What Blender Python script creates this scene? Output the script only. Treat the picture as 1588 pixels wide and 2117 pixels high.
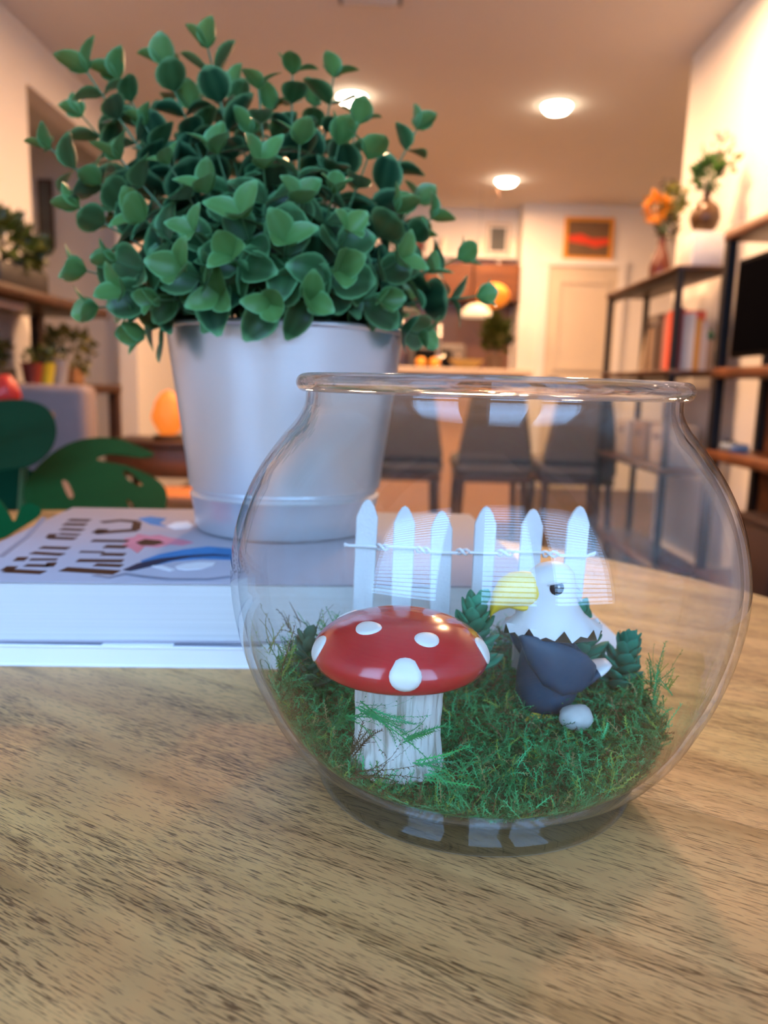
import bpy, bmesh, math, random
import numpy as np
from mathutils import Vector, Matrix, Euler, noise

random.seed(7); RNG = np.random.default_rng(7)
SC = bpy.context.scene
for o in list(bpy.data.objects): bpy.data.objects.remove(o)
COL = SC.collection
PI = math.pi; rad = math.radians

# ------------------------------------------------------------------ camera
T = 0.75                      # table top height
FPX, CX, CY = 1590.0, 794.0, 1058.5
CAM_Z, PITCH, ROLL = T + 0.120, 9.3, 1.6
cd = bpy.data.cameras.new('camera'); cam = bpy.data.objects.new('camera', cd); COL.objects.link(cam)
cd.sensor_fit = 'VERTICAL'; cd.sensor_height = 36.0; cd.sensor_width = 36.0 * 1588 / 2117
cd.lens = FPX / 2117 * 36.0
cd.clip_start = 0.01; cd.clip_end = 60
CR = Matrix.Rotation(PI / 2 - rad(PITCH), 3, 'X') @ Matrix.Rotation(rad(ROLL), 3, 'Z')
cam.matrix_world = Matrix.Translation((0, 0, CAM_Z)) @ CR.to_4x4()
cd.dof.use_dof = True; cd.dof.focus_distance = 0.205; cd.dof.aperture_fstop = 13.0
SC.camera = cam

# ------------------------------------------------------------------ world, exposure
w = bpy.data.worlds.new('daylight_sky'); SC.world = w; w.use_nodes = True
bg = w.node_tree.nodes['Background']
bg.inputs['Color'].default_value = (0.33, 0.58, 1.0, 1); bg.inputs['Strength'].default_value = 14.5
SC.view_settings.view_transform = 'Standard'; SC.view_settings.look = 'None'
SC.view_settings.gamma = 1.0; SC.view_settings.use_curve_mapping = False
SC.view_settings.exposure = -0.36
SC.cycles.sample_clamp_indirect = 6.0
SC.cycles.max_bounces = 10; SC.cycles.transparent_max_bounces = 20
SC.cycles.transmission_bounces = 8; SC.cycles.diffuse_bounces = 3
SC.cycles.caustics_refractive = True; SC.cycles.caustics_reflective = False
WARM = (1.0, 0.54, 0.27)

def ray(x, y):
    return CR @ Vector(((x - CX) / FPX, -(y - CY) / FPX, -1.0))
def aty(x, y, Y):
    d = ray(x, y); return Vector((0, 0, CAM_Z)) + d * (Y / d.y)
def atz(x, y, z):
    d = ray(x, y); return Vector((0, 0, CAM_Z)) + d * ((z - CAM_Z) / d.z)

# ------------------------------------------------------------------ helpers
def tag(o, label=None, cat=None, group=None, kind=None):
    if label: o['label'] = label
    if cat: o['category'] = cat
    if group: o['group'] = group
    if kind: o['kind'] = kind
    return o
def empty(name, loc=(0, 0, 0), rz=0, label=None, cat=None, group=None):
    o = bpy.data.objects.new(name, None); COL.objects.link(o)
    o.empty_display_size = 0.02
    o.location = loc; o.rotation_euler = (0, 0, rz)
    return tag(o, label, cat, group)
def mkobj(name, me, parent=None, loc=(0, 0, 0), rot=(0, 0, 0)):
    o = bpy.data.objects.new(name, me); COL.objects.link(o); o.parent = parent
    o.location = loc; o.rotation_euler = rot
    return o

class MB:
    def __init__(s): s.v = []; s.f = []
    def add(s, vs, fs):
        n = len(s.v); s.v += [tuple(p) for p in vs]; s.f += [tuple(i + n for i in q) for q in fs]; return s
    def box(s, x0, x1, y0, y1, z0, z1):
        vs = [(x, y, z) for z in (z0, z1) for y in (y0, y1) for x in (x0, x1)]
        return s.add(vs, [(0, 2, 3, 1), (4, 5, 7, 6), (0, 1, 5, 4), (2, 6, 7, 3), (0, 4, 6, 2), (1, 3, 7, 5)])
    def lathe(s, prof, n=32, c=(0, 0, 0), close=False, jit=None):
        m = len(prof); vs = []
        for i, (r, z) in enumerate(prof):
            for k in range(n):
                a = 2 * PI * k / n; rr = r * (jit(a, i) if jit else 1)
                vs.append((c[0] + rr * math.cos(a), c[1] + rr * math.sin(a), c[2] + z))
        fs = []
        rng = range(m) if close else range(m - 1)
        for i in rng:
            j = (i + 1) % m
            for k in range(n):
                k2 = (k + 1) % n
                fs.append((i * n + k, i * n + k2, j * n + k2, j * n + k))
        if not close:
            if prof[0][0] > 1e-6: fs.append(tuple(range(n - 1, -1, -1)))
            if prof[-1][0] > 1e-6: fs.append(tuple((m - 1) * n + k for k in range(n)))
        return s.add(vs, fs)
    def loft(s, rings, cap=True):
        n = len(rings[0]); vs = [p for r in rings for p in r]; fs = []
        for i in range(len(rings) - 1):
            for k in range(n):
                k2 = (k + 1) % n
                fs.append((i * n + k, i * n + k2, (i + 1) * n + k2, (i + 1) * n + k))
        if cap:
            fs.append(tuple(range(n - 1, -1, -1))); fs.append(tuple((len(rings) - 1) * n + k for k in range(n)))
        return s.add(vs, fs)
    def tube(s, pts, r, n=6):
        pts = [Vector(p) for p in pts]; rings = []; up = None
        for i, p in enumerate(pts):
            t = (pts[min(i + 1, len(pts) - 1)] - pts[max(i - 1, 0)]).normalized()
            if up is None:
                up = t.orthogonal().normalized()
            else:
                up = (up - t * up.dot(t)); up = up.normalized() if up.length > 1e-6 else t.orthogonal().normalized()
            b = t.cross(up); rr = r[i] if isinstance(r, (list, tuple)) else r
            rings.append([p + (up * math.cos(2 * PI * k / n) + b * math.sin(2 * PI * k / n)) * rr for k in range(n)])
        return s.loft(rings)
    def mesh(s, name, mat, smooth=True, angle=40):
        me = bpy.data.meshes.new(name); me.from_pydata(s.v, [], s.f); me.update()
        bm = bmesh.new(); bm.from_mesh(me); bmesh.ops.remove_doubles(bm, verts=bm.verts, dist=1e-7)
        bmesh.ops.recalc_face_normals(bm, faces=bm.faces)
        for fc in bm.faces: fc.smooth = smooth
        if smooth:
            for e in bm.edges:
                if len(e.link_faces) == 2 and e.calc_face_angle(0) > rad(angle): e.smooth = False
        bm.to_mesh(me); bm.free()
        if mat: me.materials.append(mat)
        return me
    def build(s, name, mat, parent=None, loc=(0, 0, 0), rot=(0, 0, 0), smooth=True, angle=40):
        return mkobj(name, s.mesh(name, mat, smooth, angle), parent, loc, rot)

def bevel_box(name, x0, x1, y0, y1, z0, z1, bev, mat, parent=None, seg=2, loc=(0, 0, 0), rot=(0, 0, 0), taper=None):
    bm = bmesh.new(); bmesh.ops.create_cube(bm, size=1)
    for v in bm.verts:
        v.co = Vector(((x0 + x1) / 2 + v.co.x * (x1 - x0), (y0 + y1) / 2 + v.co.y * (y1 - y0), (z0 + z1) / 2 + v.co.z * (z1 - z0)))
    if taper:
        for v in bm.verts:
            if v.co.z > (z0 + z1) / 2: v.co.x = (x0 + x1) / 2 + (v.co.x - (x0 + x1) / 2) * taper
    if bev: bmesh.ops.bevel(bm, geom=list(bm.edges), offset=bev, segments=seg, affect='EDGES', profile=0.5)
    for f in bm.faces: f.smooth = True
    for e in bm.edges:
        if len(e.link_faces) == 2 and e.calc_face_angle(0) > rad(50): e.smooth = False
    me = bpy.data.meshes.new(name); bm.to_mesh(me); bm.free(); me.materials.append(mat)
    return mkobj(name, me, parent, loc, rot)

def ell(c, ax, ay, n=20, X=Vector((1, 0, 0)), Y=Vector((0, 1, 0))):
    c = Vector(c); return [c + X * (ax * math.cos(2 * PI * k / n)) + Y * (ay * math.sin(2 * PI * k / n)) for k in range(n)]
def copy_tree(o, parent=None):
    c = o.copy(); COL.objects.link(c); c.parent = parent
    for ch in list(o.children): copy_tree(ch, c)
    return c

# ------------------------------------------------------------------ materials
def newmat(name):
    m = bpy.data.materials.new(name); m.use_nodes = True; nt = m.node_tree
    return m, nt, nt.nodes['Principled BSDF']
def N(nt, t, **kw):
    n = nt.nodes.new(t)
    for k, v in kw.items(): setattr(n, k, v)
    return n
def mapped(nt, scale, rnd=False, coord='Object'):
    tc = N(nt, 'ShaderNodeTexCoord'); mp = N(nt, 'ShaderNodeMapping'); mp.inputs['Scale'].default_value = scale
    if rnd:
        oi = N(nt, 'ShaderNodeObjectInfo'); ml = N(nt, 'ShaderNodeMath', operation='MULTIPLY'); ml.inputs[1].default_value = 37.0
        nt.links.new(oi.outputs['Random'], ml.inputs[0])
        va = N(nt, 'ShaderNodeVectorMath', operation='ADD')
        nt.links.new(tc.outputs[coord], mp.inputs['Vector']); nt.links.new(mp.outputs[0], va.inputs[0]); nt.links.new(ml.outputs[0], va.inputs[1])
        return va.outputs[0]
    nt.links.new(tc.outputs[coord], mp.inputs['Vector']); return mp.outputs[0]
def mix(nt, a, b, fac, mode='MIX'):
    m = N(nt, 'ShaderNodeMix', data_type='RGBA', blend_type=mode)
    for i, v in ((6, a), (7, b), (0, fac)):
        if isinstance(v, (tuple, list)): m.inputs[i].default_value = (*v, 1) if len(v) == 3 else v
        elif isinstance(v, (int, float)): m.inputs[i].default_value = v
        else: nt.links.new(v, m.inputs[i])
    return m.outputs[2]
def ramp(nt, src, stops):
    r = N(nt, 'ShaderNodeValToRGB'); e = r.color_ramp.elements
    while len(e) < len(stops): e.new(0.5)
    for k, (p, c) in enumerate(stops): e[k].position = p; e[k].color = (*c, 1) if len(c) == 3 else c
    nt.links.new(src, r.inputs[0]); return r.outputs[0]
def simple(name, col, rough=0.5, metal=0.0, var=0.12, scale=8.0, bump=0.0, bscale=60.0, emit=None, es=0.0, coat=0.0, trans=0.0, spec=0.5):
    m, nt, p = newmat(name)
    nz = N(nt, 'ShaderNodeTexNoise'); nz.inputs['Scale'].default_value = scale; nz.inputs['Detail'].default_value = 4
    nt.links.new(mapped(nt, (1, 1, 1)), nz.inputs['Vector'])
    lo = tuple(c * (1 - var) for c in col); hi = tuple(min(1, c * (1 + var)) for c in col)
    nt.links.new(mix(nt, lo, hi, nz.outputs['Fac']), p.inputs['Base Color'])
    p.inputs['Roughness'].default_value = rough; p.inputs['Metallic'].default_value = metal
    p.inputs['Coat Weight'].default_value = coat; p.inputs['Specular IOR Level'].default_value = spec
    p.inputs['Transmission Weight'].default_value = trans
    if bump:
        n2 = N(nt, 'ShaderNodeTexNoise'); n2.inputs['Scale'].default_value = bscale; n2.inputs['Detail'].default_value = 5
        nt.links.new(mapped(nt, (1, 1, 1)), n2.inputs['Vector'])
        b = N(nt, 'ShaderNodeBump'); b.inputs['Strength'].default_value = bump; b.inputs['Distance'].default_value = 0.002
        nt.links.new(n2.outputs['Fac'], b.inputs['Height']); nt.links.new(b.outputs[0], p.inputs['Normal'])
    if emit:
        p.inputs['Emission Color'].default_value = (*emit, 1); p.inputs['Emission Strength'].default_value = es
    return m

def wood_mat(name, light, dark, pore, s=1.0, rough=0.38, tint=None):
    m, nt, p = newmat(name); L = nt.links.new
    v1 = mapped(nt, (5 * s, 45 * s, 45 * s), True)
    n1 = N(nt, 'ShaderNodeTexNoise'); n1.inputs['Scale'].default_value = 1.0; n1.inputs['Detail'].default_value = 5; n1.inputs['Distortion'].default_value = 0.9
    L(v1, n1.inputs['Vector'])
    base = ramp(nt, n1.outputs['Fac'], [(0.30, dark), (0.50, tuple((a + b) / 2 for a, b in zip(light, dark))), (0.66, light)])
    v3 = mapped(nt, (2.2 * s, 9 * s, 9 * s), True)
    n3 = N(nt, 'ShaderNodeTexNoise'); n3.inputs['Scale'].default_value = 1.0; n3.inputs['Detail'].default_value = 3; L(v3, n3.inputs['Vector'])
    base = mix(nt, base, tint or light, ramp(nt, n3.outputs['Fac'], [(0.42, (0, 0, 0)), (0.66, (0.6, 0.6, 0.6))]))
    # broad darker streaks
    v4 = mapped(nt, (4 * s, 26 * s, 26 * s), True)
    n4 = N(nt, 'ShaderNodeTexNoise'); n4.inputs['Scale'].default_value = 1.3; n4.inputs['Detail'].default_value = 6; n4.inputs['Distortion'].default_value = 1.5; L(v4, n4.inputs['Vector'])
    base = mix(nt, base, tuple(c * 0.55 for c in dark), ramp(nt, n4.outputs['Fac'], [(0.54, (0, 0, 0)), (0.72, (0.75, 0.75, 0.75))]))
    # short dark pores
    v2 = mapped(nt, (190 * s, 3300 * s, 3300 * s), True)
    n2 = N(nt, 'ShaderNodeTexNoise'); n2.inputs['Scale'].default_value = 1.0; n2.inputs['Detail'].default_value = 2; n2.inputs['Distortion'].default_value = 0.25; L(v2, n2.inputs['Vector'])
    v5 = mapped(nt, (18 * s, 90 * s, 90 * s), True)
    n5 = N(nt, 'ShaderNodeTexNoise'); n5.inputs['Scale'].default_value = 1.0; n5.inputs['Detail'].default_value = 3; L(v5, n5.inputs['Vector'])
    ad = N(nt, 'ShaderNodeMath', operation='MULTIPLY_ADD'); ad.inputs[1].default_value = 0.38; L(n5.outputs['Fac'], ad.inputs[0]); L(n2.outputs['Fac'], ad.inputs[2])
    pf = ramp(nt, ad.outputs[0], [(0.725, (0, 0, 0)), (0.82, (0.8, 0.8, 0.8))])
    L(mix(nt, base, pore, pf), p.inputs['Base Color']); p.inputs['Specular IOR Level'].default_value = 0.3
    p.inputs['Roughness'].default_value = rough
    b = N(nt, 'ShaderNodeBump'); b.inputs['Strength'].default_value = 0.25; b.inputs['Distance'].default_value = 0.0006; b.invert = True
    L(pf, b.inputs['Height']); L(b.outputs[0], p.inputs['Normal'])
    return m

def glass_thin(name, tint=(0.975, 0.99, 0.985), f0=0.04):
    m, nt, p = newmat(name); nt.nodes.remove(p); L = nt.links.new
    out = nt.nodes['Material Output']
    lw = N(nt, 'ShaderNodeLayerWeight'); lw.inputs['Blend'].default_value = 0.5
    pw = N(nt, 'ShaderNodeMath', operation='POWER'); pw.inputs[1].default_value = 5.0; L(lw.outputs['Facing'], pw.inputs[0])
    ma = N(nt, 'ShaderNodeMath', operation='MULTIPLY_ADD'); ma.inputs[1].default_value = 1 - f0; ma.inputs[2].default_value = f0; L(pw.outputs[0], ma.inputs[0])
    tr = N(nt, 'ShaderNodeBsdfTransparent'); tr.inputs['Color'].default_value = (*tint, 1)
    gl = N(nt, 'ShaderNodeBsdfGlossy'); gl.inputs['Roughness'].default_value = 0.0
    mx = N(nt, 'ShaderNodeMixShader'); L(ma.outputs[0], mx.inputs[0]); L(tr.outputs[0], mx.inputs[1]); L(gl.outputs[0], mx.inputs[2])
    L(mx.outputs[0], out.inputs['Surface']); return m
def glass_solid(name, col=(0.97, 0.99, 0.985), rough=0.0, clear=0.4):
    m, nt, p = newmat(name)
    p.inputs['Base Color'].default_value = (*col, 1); p.inputs['Transmission Weight'].default_value = 1.0
    p.inputs['Roughness'].default_value = rough; p.inputs['IOR'].default_value = 1.47
    tr = N(nt, 'ShaderNodeBsdfTransparent'); tr.inputs['Color'].default_value = (0.97, 0.99, 0.985, 1)
    mx = N(nt, 'ShaderNodeMixShader'); mx.inputs[0].default_value = clear
    nt.links.new(p.outputs[0], mx.inputs[1]); nt.links.new(tr.outputs[0], mx.inputs[2]); nt.links.new(mx.outputs[0], nt.nodes['Material Output'].inputs['Surface'])
    return m
def leaf_mat(name, edge=(0.28, 0.50, 0.24), rough=0.34, sss=True):
    m, nt, p = newmat(name); L = nt.links.new
    oi = N(nt, 'ShaderNodeObjectInfo'); at = N(nt, 'ShaderNodeAttribute', attribute_name='edge')
    nz = N(nt, 'ShaderNodeTexNoise'); nz.inputs['Scale'].default_value = 90; nz.inputs['Detail'].default_value = 3
    L(mapped(nt, (1, 1, 1), True), nz.inputs['Vector'])
    c0 = mix(nt, oi.outputs['Color'], (0.55, 0.55, 0.5), nz.outputs['Fac'], 'MULTIPLY')
    c = mix(nt, oi.outputs['Color'], c0, 0.5)
    c = mix(nt, c, edge, at.outputs['Fac'])
    L(c, p.inputs['Base Color']); p.inputs['Roughness'].default_value = rough; p.inputs['Specular IOR Level'].default_value = 0.22
    tl = N(nt, 'ShaderNodeBsdfTranslucent'); L(mix(nt, c, (0.9, 1.0, 0.5), 0.15), tl.inputs['Color'])
    mx = N(nt, 'ShaderNodeMixShader'); mx.inputs[0].default_value = 0.22
    L(p.outputs[0], mx.inputs[1]); L(tl.outputs[0], mx.inputs[2]); L(mx.outputs[0], nt.nodes['Material Output'].inputs['Surface'])
    return m
def attr_mat(name, rough=0.6, transl=0.2):
    m, nt, p = newmat(name); L = nt.links.new
    at = N(nt, 'ShaderNodeAttribute', attribute_name='tone')
    L(at.outputs['Color'], p.inputs['Base Color']); p.inputs['Roughness'].default_value = rough
    tl = N(nt, 'ShaderNodeBsdfTranslucent'); L(at.outputs['Color'], tl.inputs['Color'])
    mx = N(nt, 'ShaderNodeMixShader'); mx.inputs[0].default_value = transl
    L(p.outputs[0], mx.inputs[1]); L(tl.outputs[0], mx.inputs[2]); L(mx.outputs[0], nt.nodes['Material Output'].inputs['Surface'])
    return m

M = {}
M['wall'] = simple('wall_paint', (0.80, 0.77, 0.73), 0.8, var=0.03, scale=2, bump=0.1, bscale=180)
M['ceiling'] = simple('ceiling_paint', (0.74, 0.71, 0.68), 0.85, var=0.03, scale=2, bump=0.15, bscale=150)
M['white'] = simple('white_paint', (0.82, 0.80, 0.77), 0.5, var=0.03)
M['door'] = simple('door_paint', (0.62, 0.54, 0.43), 0.5, var=0.04)
M['floor'] = wood_mat('dark_floor_boards', (0.10, 0.055, 0.03), (0.05, 0.027, 0.016), (0.02, 0.012, 0.008), 0.15, 0.45)
M['table'] = wood_mat('acacia_table', (0.76, 0.47, 0.16), (0.38, 0.19, 0.052), (0.07, 0.026, 0.007), 1.0, 0.42, tint=(0.74, 0.37, 0.15))
M['darkwood'] = wood_mat('dark_brown_wood', (0.075, 0.030, 0.012), (0.04, 0.017, 0.008), (0.02, 0.01, 0.006), 0.2, 0.4)
M['redwood'] = wood_mat('reddish_wood', (0.21, 0.075, 0.024), (0.12, 0.042, 0.015), (0.06, 0.02, 0.01), 0.2, 0.4)
M['blackmetal'] = simple('black_metal', (0.012, 0.011, 0.011), 0.45, 0.3, var=0.2)
M['black'] = simple('black_plastic', (0.007, 0.007, 0.008), 0.8, var=0.2, spec=.05)
M['taupe'] = simple('taupe_upholstery', (0.10, 0.082, 0.072), 0.85, var=0.15, scale=60, bump=0.3, bscale=500)

# ------------------------------------------------------------------ structure
XL, XR, YB, YF, ZC = -1.70, 1.39, 7.15, -1.00, 2.44
def struct(name, mb, m, parent=None, **k):
    o = mb.build(name, m, parent, smooth=False, **k)
    if parent is None: tag(o, kind='structure')
    return o
struct('floor', MB().box(-3.4, 3.3, YF - 0.2, YB + 0.2, -0.08, 0), M['floor'])
struct('ceiling', MB().box(-3.4, 3.3, YF - 0.2, YB + 0.2, ZC, ZC + 0.08), M['ceiling'])
OY0, OY1, OZ = 3.80, 5.30, 2.20
wl = MB().box(XL - 0.12, XL, YF, OY0, 0, ZC).box(XL - 0.12, XL, OY1, YB, 0, ZC).box(XL - 0.12, XL, OY0, OY1, OZ, ZC)
struct('wall_left', wl, M['wall'])
struct('wall_hall_far', MB().box(-3.3, XL - 0.12, 5.60, 5.70, 0, ZC), M['wall'])
struct('wall_hall_side', MB().box(-2.95, -2.85, 3.0, 5.60, 0, ZC), M['wall'])
struct('wall_hall_near', MB().box(-2.95, XL - 0.12, 2.90, 3.0, 0, ZC), M['wall'])
struct('wall_right', MB().box(XR, XR + 0.14, YF, 3.92, 0, ZC), M['wall'])
struct('wall_right_far', MB().box(3.0, 3.1, 3.0, YB, 0, ZC), M['wall'])
struct('wall_right_return', MB().box(XR + 0.14, 3.1, 3.78, 3.92, 0, ZC), M['wall'])
struct('wall_back', MB().box(-3.3, 1.12, YB, YB + 0.1, 0, ZC).box(1.12, 3.1, 6.90, YB + 0.1, 0, ZC), M['wall'])
for nm, bx in (('baseboard_left', (XL, XL + 0.015, YF, OY0, 0, 0.1)), ('baseboard_right', (XR - 0.015, XR, YF, 3.92, 0, 0.1)),
               ('baseboard_back', (-1.7, 1.12, YB - 0.015, YB, 0, 0.1))):
    struct(nm, MB().box(*bx), M['white'])
# window wall behind the photographer, three windows with blinds
WINS = [(-1.62, -0.52), (-0.16, 0.40), (0.52, 1.36)]
WZ0, WZ1 = 0.86, 2.38
wf = MB(); xs = [-1.82] + [v for a in WINS for v in a] + [1.53]
for i in range(0, len(xs), 2): wf.box(xs[i], xs[i + 1], YF - 0.12, YF, 0, ZC)
for a, b in WINS: wf.box(a, b, YF - 0.12, YF, 0, WZ0).box(a, b, YF - 0.12, YF, WZ1, ZC)
struct('wall_front', wf, M['wall'])
M['pane'] = glass_thin('window_glass', (0.98, 0.99, 0.99))
M['blind'] = simple('blind_slat_white', (0.85, 0.85, 0.84), 0.5, var=0.03)
slat_mb = {}
for i, (a, b) in enumerate(WINS):
    cxw = (a + b) / 2; ww = b - a
    fr = MB()
    t = 0.035
    fr.box(a, a + t, YF - 0.10, YF - 0.05, WZ0, WZ1).box(b - t, b, YF - 0.10, YF - 0.05, WZ0, WZ1)
    fr.box(a + t, b - t, YF - 0.10, YF - 0.05, WZ0, WZ0 + t).box(a + t, b - t, YF - 0.10, YF - 0.05, WZ1 - t, WZ1)
    wo = struct('window_%d' % (i + 1), fr, M['white'])
    MB().box(a + t, b - t, YF - 0.078, YF - 0.074, WZ0 + t, WZ1 - t).build('window_pane', M['pane'], wo, smooth=False)
    bl = empty('window_blind', (cxw, YF - 0.02, WZ0), 0,
               ('white slatted blind on the wide window at the plain wall end', 'white slatted blind on the narrow middle window',
                'white slatted blind on the window nearest the black shelving')[i], 'blind', 'slatted blinds on the windows')
    MB().box(-ww / 2 + 0.01, ww / 2 - 0.01, -0.02, 0.02, WZ1 - WZ0 - 0.05, WZ1 - WZ0 - 0.005).build('head_rail', M['blind'], bl, smooth=False)
    MB().box(-ww / 2 + 0.02, ww / 2 - 0.02, -0.015, 0.015, 0.01, 0.03).build('bottom_rail', M['blind'], bl, smooth=False)
    sm = MB().box(-ww / 2 + 0.015, ww / 2 - 0.015, -0.025, 0.025, -0.001, 0.001).mesh('slat', M['blind'], False)
    ns = 28
    for k in range(ns):
        z = 0.06 + k * (WZ1 - WZ0 - 0.13) / (ns - 1)
        mkobj('slat', sm, bl, (0, 0, z), (rad(-22), 0, 0))
    pl = bpy.data.lights.new('window_daylight', 'AREA'); pl.shape = 'RECTANGLE'; pl.size = ww; pl.size_y = WZ1 - WZ0
    pl.cycles.is_portal = True
    po = bpy.data.objects.new(('window_left_offscreen', 'window_middle_offscreen', 'window_right_offscreen')[i], pl); COL.objects.link(po)
    po.location = (cxw, YF - 0.11, (WZ0 + WZ1) / 2); po.rotation_euler = (rad(90), 0, PI)

# door on the far wall with its casing
dn = MB().box(1.30, 1.36, 6.86, 6.8995, 0, 1.9295).box(1.96, 2.02, 6.86, 6.8995, 0, 1.9295).box(1.295, 2.025, 6.855, 6.8995, 1.9305, 1.99)
tr1 = struct('trim_1', dn, M['white'])
d1 = struct('door_1', MB().box(1.362, 1.958, 6.875, 6.898, 0.005, 1.928), M['door'])
pm = MB()
for (a, b, z0, z1) in ((1.44, 1.63, 0.25, 0.95), (1.69, 1.88, 0.25, 0.95), (1.44, 1.88, 1.05, 1.82)):
    q = MB(); w_ = 0.035
    q.box(a, b, 6.862, 6.875, z0, z0 + w_).box(a, b, 6.862, 6.875, z1 - w_, z1).box(a, a + w_, 6.862, 6.875, z0 + w_, z1 - w_).box(b - w_, b, 6.862, 6.875, z0 + w_, z1 - w_)
    q.build('door_panel', M['door'], d1, smooth=False)
MB().tube([(1.42, 6.873, 0.98), (1.42, 6.835, 0.98), (1.50, 6.835, 0.98)], 0.009, 8).build('door_handle', M['blackmetal'], d1)

# ------------------------------------------------------------------ recessed ceiling lamps
M['lampglow'] = simple('lamp_diffuser', (0.9, 0.85, 0.75), 0.5, emit=(1.0, 0.80, 0.56), es=45.0 )
spots = [(-0.24, 4.55), (0.90, 4.60), (0.86, 6.18), (-0.24, 2.92), (0.90, 2.92)]   # the last two: unseen, inferred by carrying the lamp grid on above the frame
lab = ['round recessed ceiling lamp shining above the bucket plant', 'round recessed ceiling lamp in line with the orange framed painting',
       'round recessed ceiling lamp in front of the kitchen wall', 'inferred round ceiling lamp beyond the air vent over the room middle', 'inferred round ceiling lamp close to the wall with the shelves']
for i, (x, y) in enumerate(spots):
    e = empty('ceiling_lamp', (x, y, ZC), 0, lab[i], 'ceiling lamp', 'recessed ceiling lamps')
    MB().lathe([(0.090, 0), (0.090, -0.005), (0.085, -0.007), (0.0795, -0.005), (0.0795, 0.0)], 40, close=True).build('trim_ring', M['white'], e)
    MB().lathe([(0.0, -0.046), (0.03, -0.044), (0.058, -0.036), (0.074, -0.020), (0.079, -0.006), (0.079, -0.001), (0, -0.001)], 40).build('diffuser', M['lampglow'], e)
    ld = bpy.data.lights.new('lamp_light', 'AREA'); ld.shape = 'DISK'; ld.size = 0.15; ld.energy = 56; ld.color = WARM
    lo = bpy.data.objects.new('lamp_light' if i < 3 else ('ceiling_lamp_left_offscreen', 'ceiling_lamp_right_offscreen')[i - 3], ld); COL.objects.link(lo); lo.parent = e; lo.location = (0, 0, -0.050)
ve = empty('ceiling_vent', (-0.115, 3.44, ZC), 0, 'grey slotted air vent set in the ceiling', 'vent')
M['ventgrey'] = simple('vent_grey', (0.16, 0.17, 0.18), 0.5)
MB().box(-0.13, 0.13, -0.07, 0.07, -0.006, 0).build('vent_plate', M['ventgrey'], ve, smooth=False)
for k in range(5): MB().box(-0.115, 0.115, -0.055 + k * 0.024, -0.043 + k * 0.024, -0.012, -0.006).build('louvre', M['white'], ve, smooth=False)

# ------------------------------------------------------------------ round table of glued planks
TC, TR, TH = (-0.2, 0.2), 0.503, 0.030
GA = rad(-29)
tb = empty('round_table', (TC[0], TC[1], 0), 0, 'round table with a top of glued light brown wood planks', 'table')
bounds = [-TR] + [v for v in (0.054 + k * 0.095 for k in range(-6, 6)) if -TR + 0.03 < v < TR - 0.03] + [TR]
def outline(v0, v1, R):
    vs = [v0 + (v1 - v0) * k / 16 for k in range(17)]
    u = lambda v: math.sqrt(max(R * R - v * v, 1e-7))
    return [(u(v), v) for v in vs] + [(-u(v), v) for v in reversed(vs)]
for k in range(len(bounds) - 1):
    v0, v1 = bounds[k] + 0.00012, bounds[k + 1] - 0.00012
    r1 = [(x, y, -0.004) for x, y in outline(v0, v1, TR)]
    sc = (TR - 0.004) / TR
    r2 = [(x - math.copysign(0.003, x), y, 0.0) for x, y, z in r1]
    r0 = [(x, y, -TH) for x, y, z in r1]
    MB().loft([r0, r1, r2]).build('plank', M['table'], tb, (0, 0, T), (0, 0, GA), smooth=False)
for sx in (-1, 1):
    for sy in (-1, 1):
        MB().lathe([(0.016, 0), (0.018, 0.02), (0.028, T - TH)], 20).build('leg', M['darkwood'], tb, (sx * 0.27, sy * 0.27, 0))

# ------------------------------------------------------------------ books
M['pages'] = simple('page_edges', (0.80, 0.79, 0.77), 0.8, var=0.05, scale=4)
def page_mat():
    m, nt, p = newmat('page_block'); L = nt.links.new
    nz = N(nt, 'ShaderNodeTexNoise'); nz.inputs['Scale'].default_value = 1; nz.inputs['Detail'].default_value = 4
    L(mapped(nt, (2.5, 2.5, 2200)), nz.inputs['Vector'])
    L(ramp(nt, nz.outputs['Fac'], [(0.3, (0.58, 0.58, 0.57)), (0.7, (0.70, 0.70, 0.69))]), p.inputs['Base Color']); p.inputs['Roughness'].default_value = 0.8
    return m
M['pageblock'] = page_mat()
M['cover'] = simple('pale_grey_cover', (0.40, 0.38, 0.44), 0.6, var=0.08, scale=20, spec=.25)
M['coverwhite'] = simple('white_cover', (0.86, 0.87, 0.88), 0.4, var=0.03, coat=0.2)
M['ink_brown'] = simple('brown_ink', (0.045, 0.014, 0.008), 0.75, var=0.2, scale=60, spec=.12)
M['ink_pink'] = simple('pink_ink', (0.62, 0.22, 0.28), 0.75, var=0.3, scale=40, spec=.12)
M['ink_blue'] = simple('blue_ink', (0.06, 0.22, 0.50), 0.75, var=0.4, scale=50, spec=.12)
M['ink_white'] = simple('white_ink', (0.80, 0.82, 0.86), 0.75, var=0.05, spec=.12)
M['ink_navy'] = simple('navy_ink', (0.03, 0.03, 0.06), 0.75, var=0.2, spec=.12)
M['ink_grey'] = simple('grey_ink', (0.25, 0.26, 0.33), 0.75, var=0.15, spec=.12)
BRZ = rad(4.0)
wb = empty('white_book', (-0.215, 0.3035, T), rad(2.5), 'thin white book lying on the table under the thick paperback', 'book')
W1, D1, H1 = 0.325, 0.215, 0.0095
bevel_box('back_cover', 0, W1, 0, D1, 0, 0.0012, 0.0003, M['coverwhite'], wb, 1)
bevel_box('front_cover', 0, W1, 0, D1, H1 - 0.0012, H1, 0.0003, M['coverwhite'], wb, 1)
bevel_box('page_block', 0.002, W1 - 0.002, 0.0006, D1 - 0.002, 0.0012, H1 - 0.0012, 0, M['coverwhite'], wb)
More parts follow.
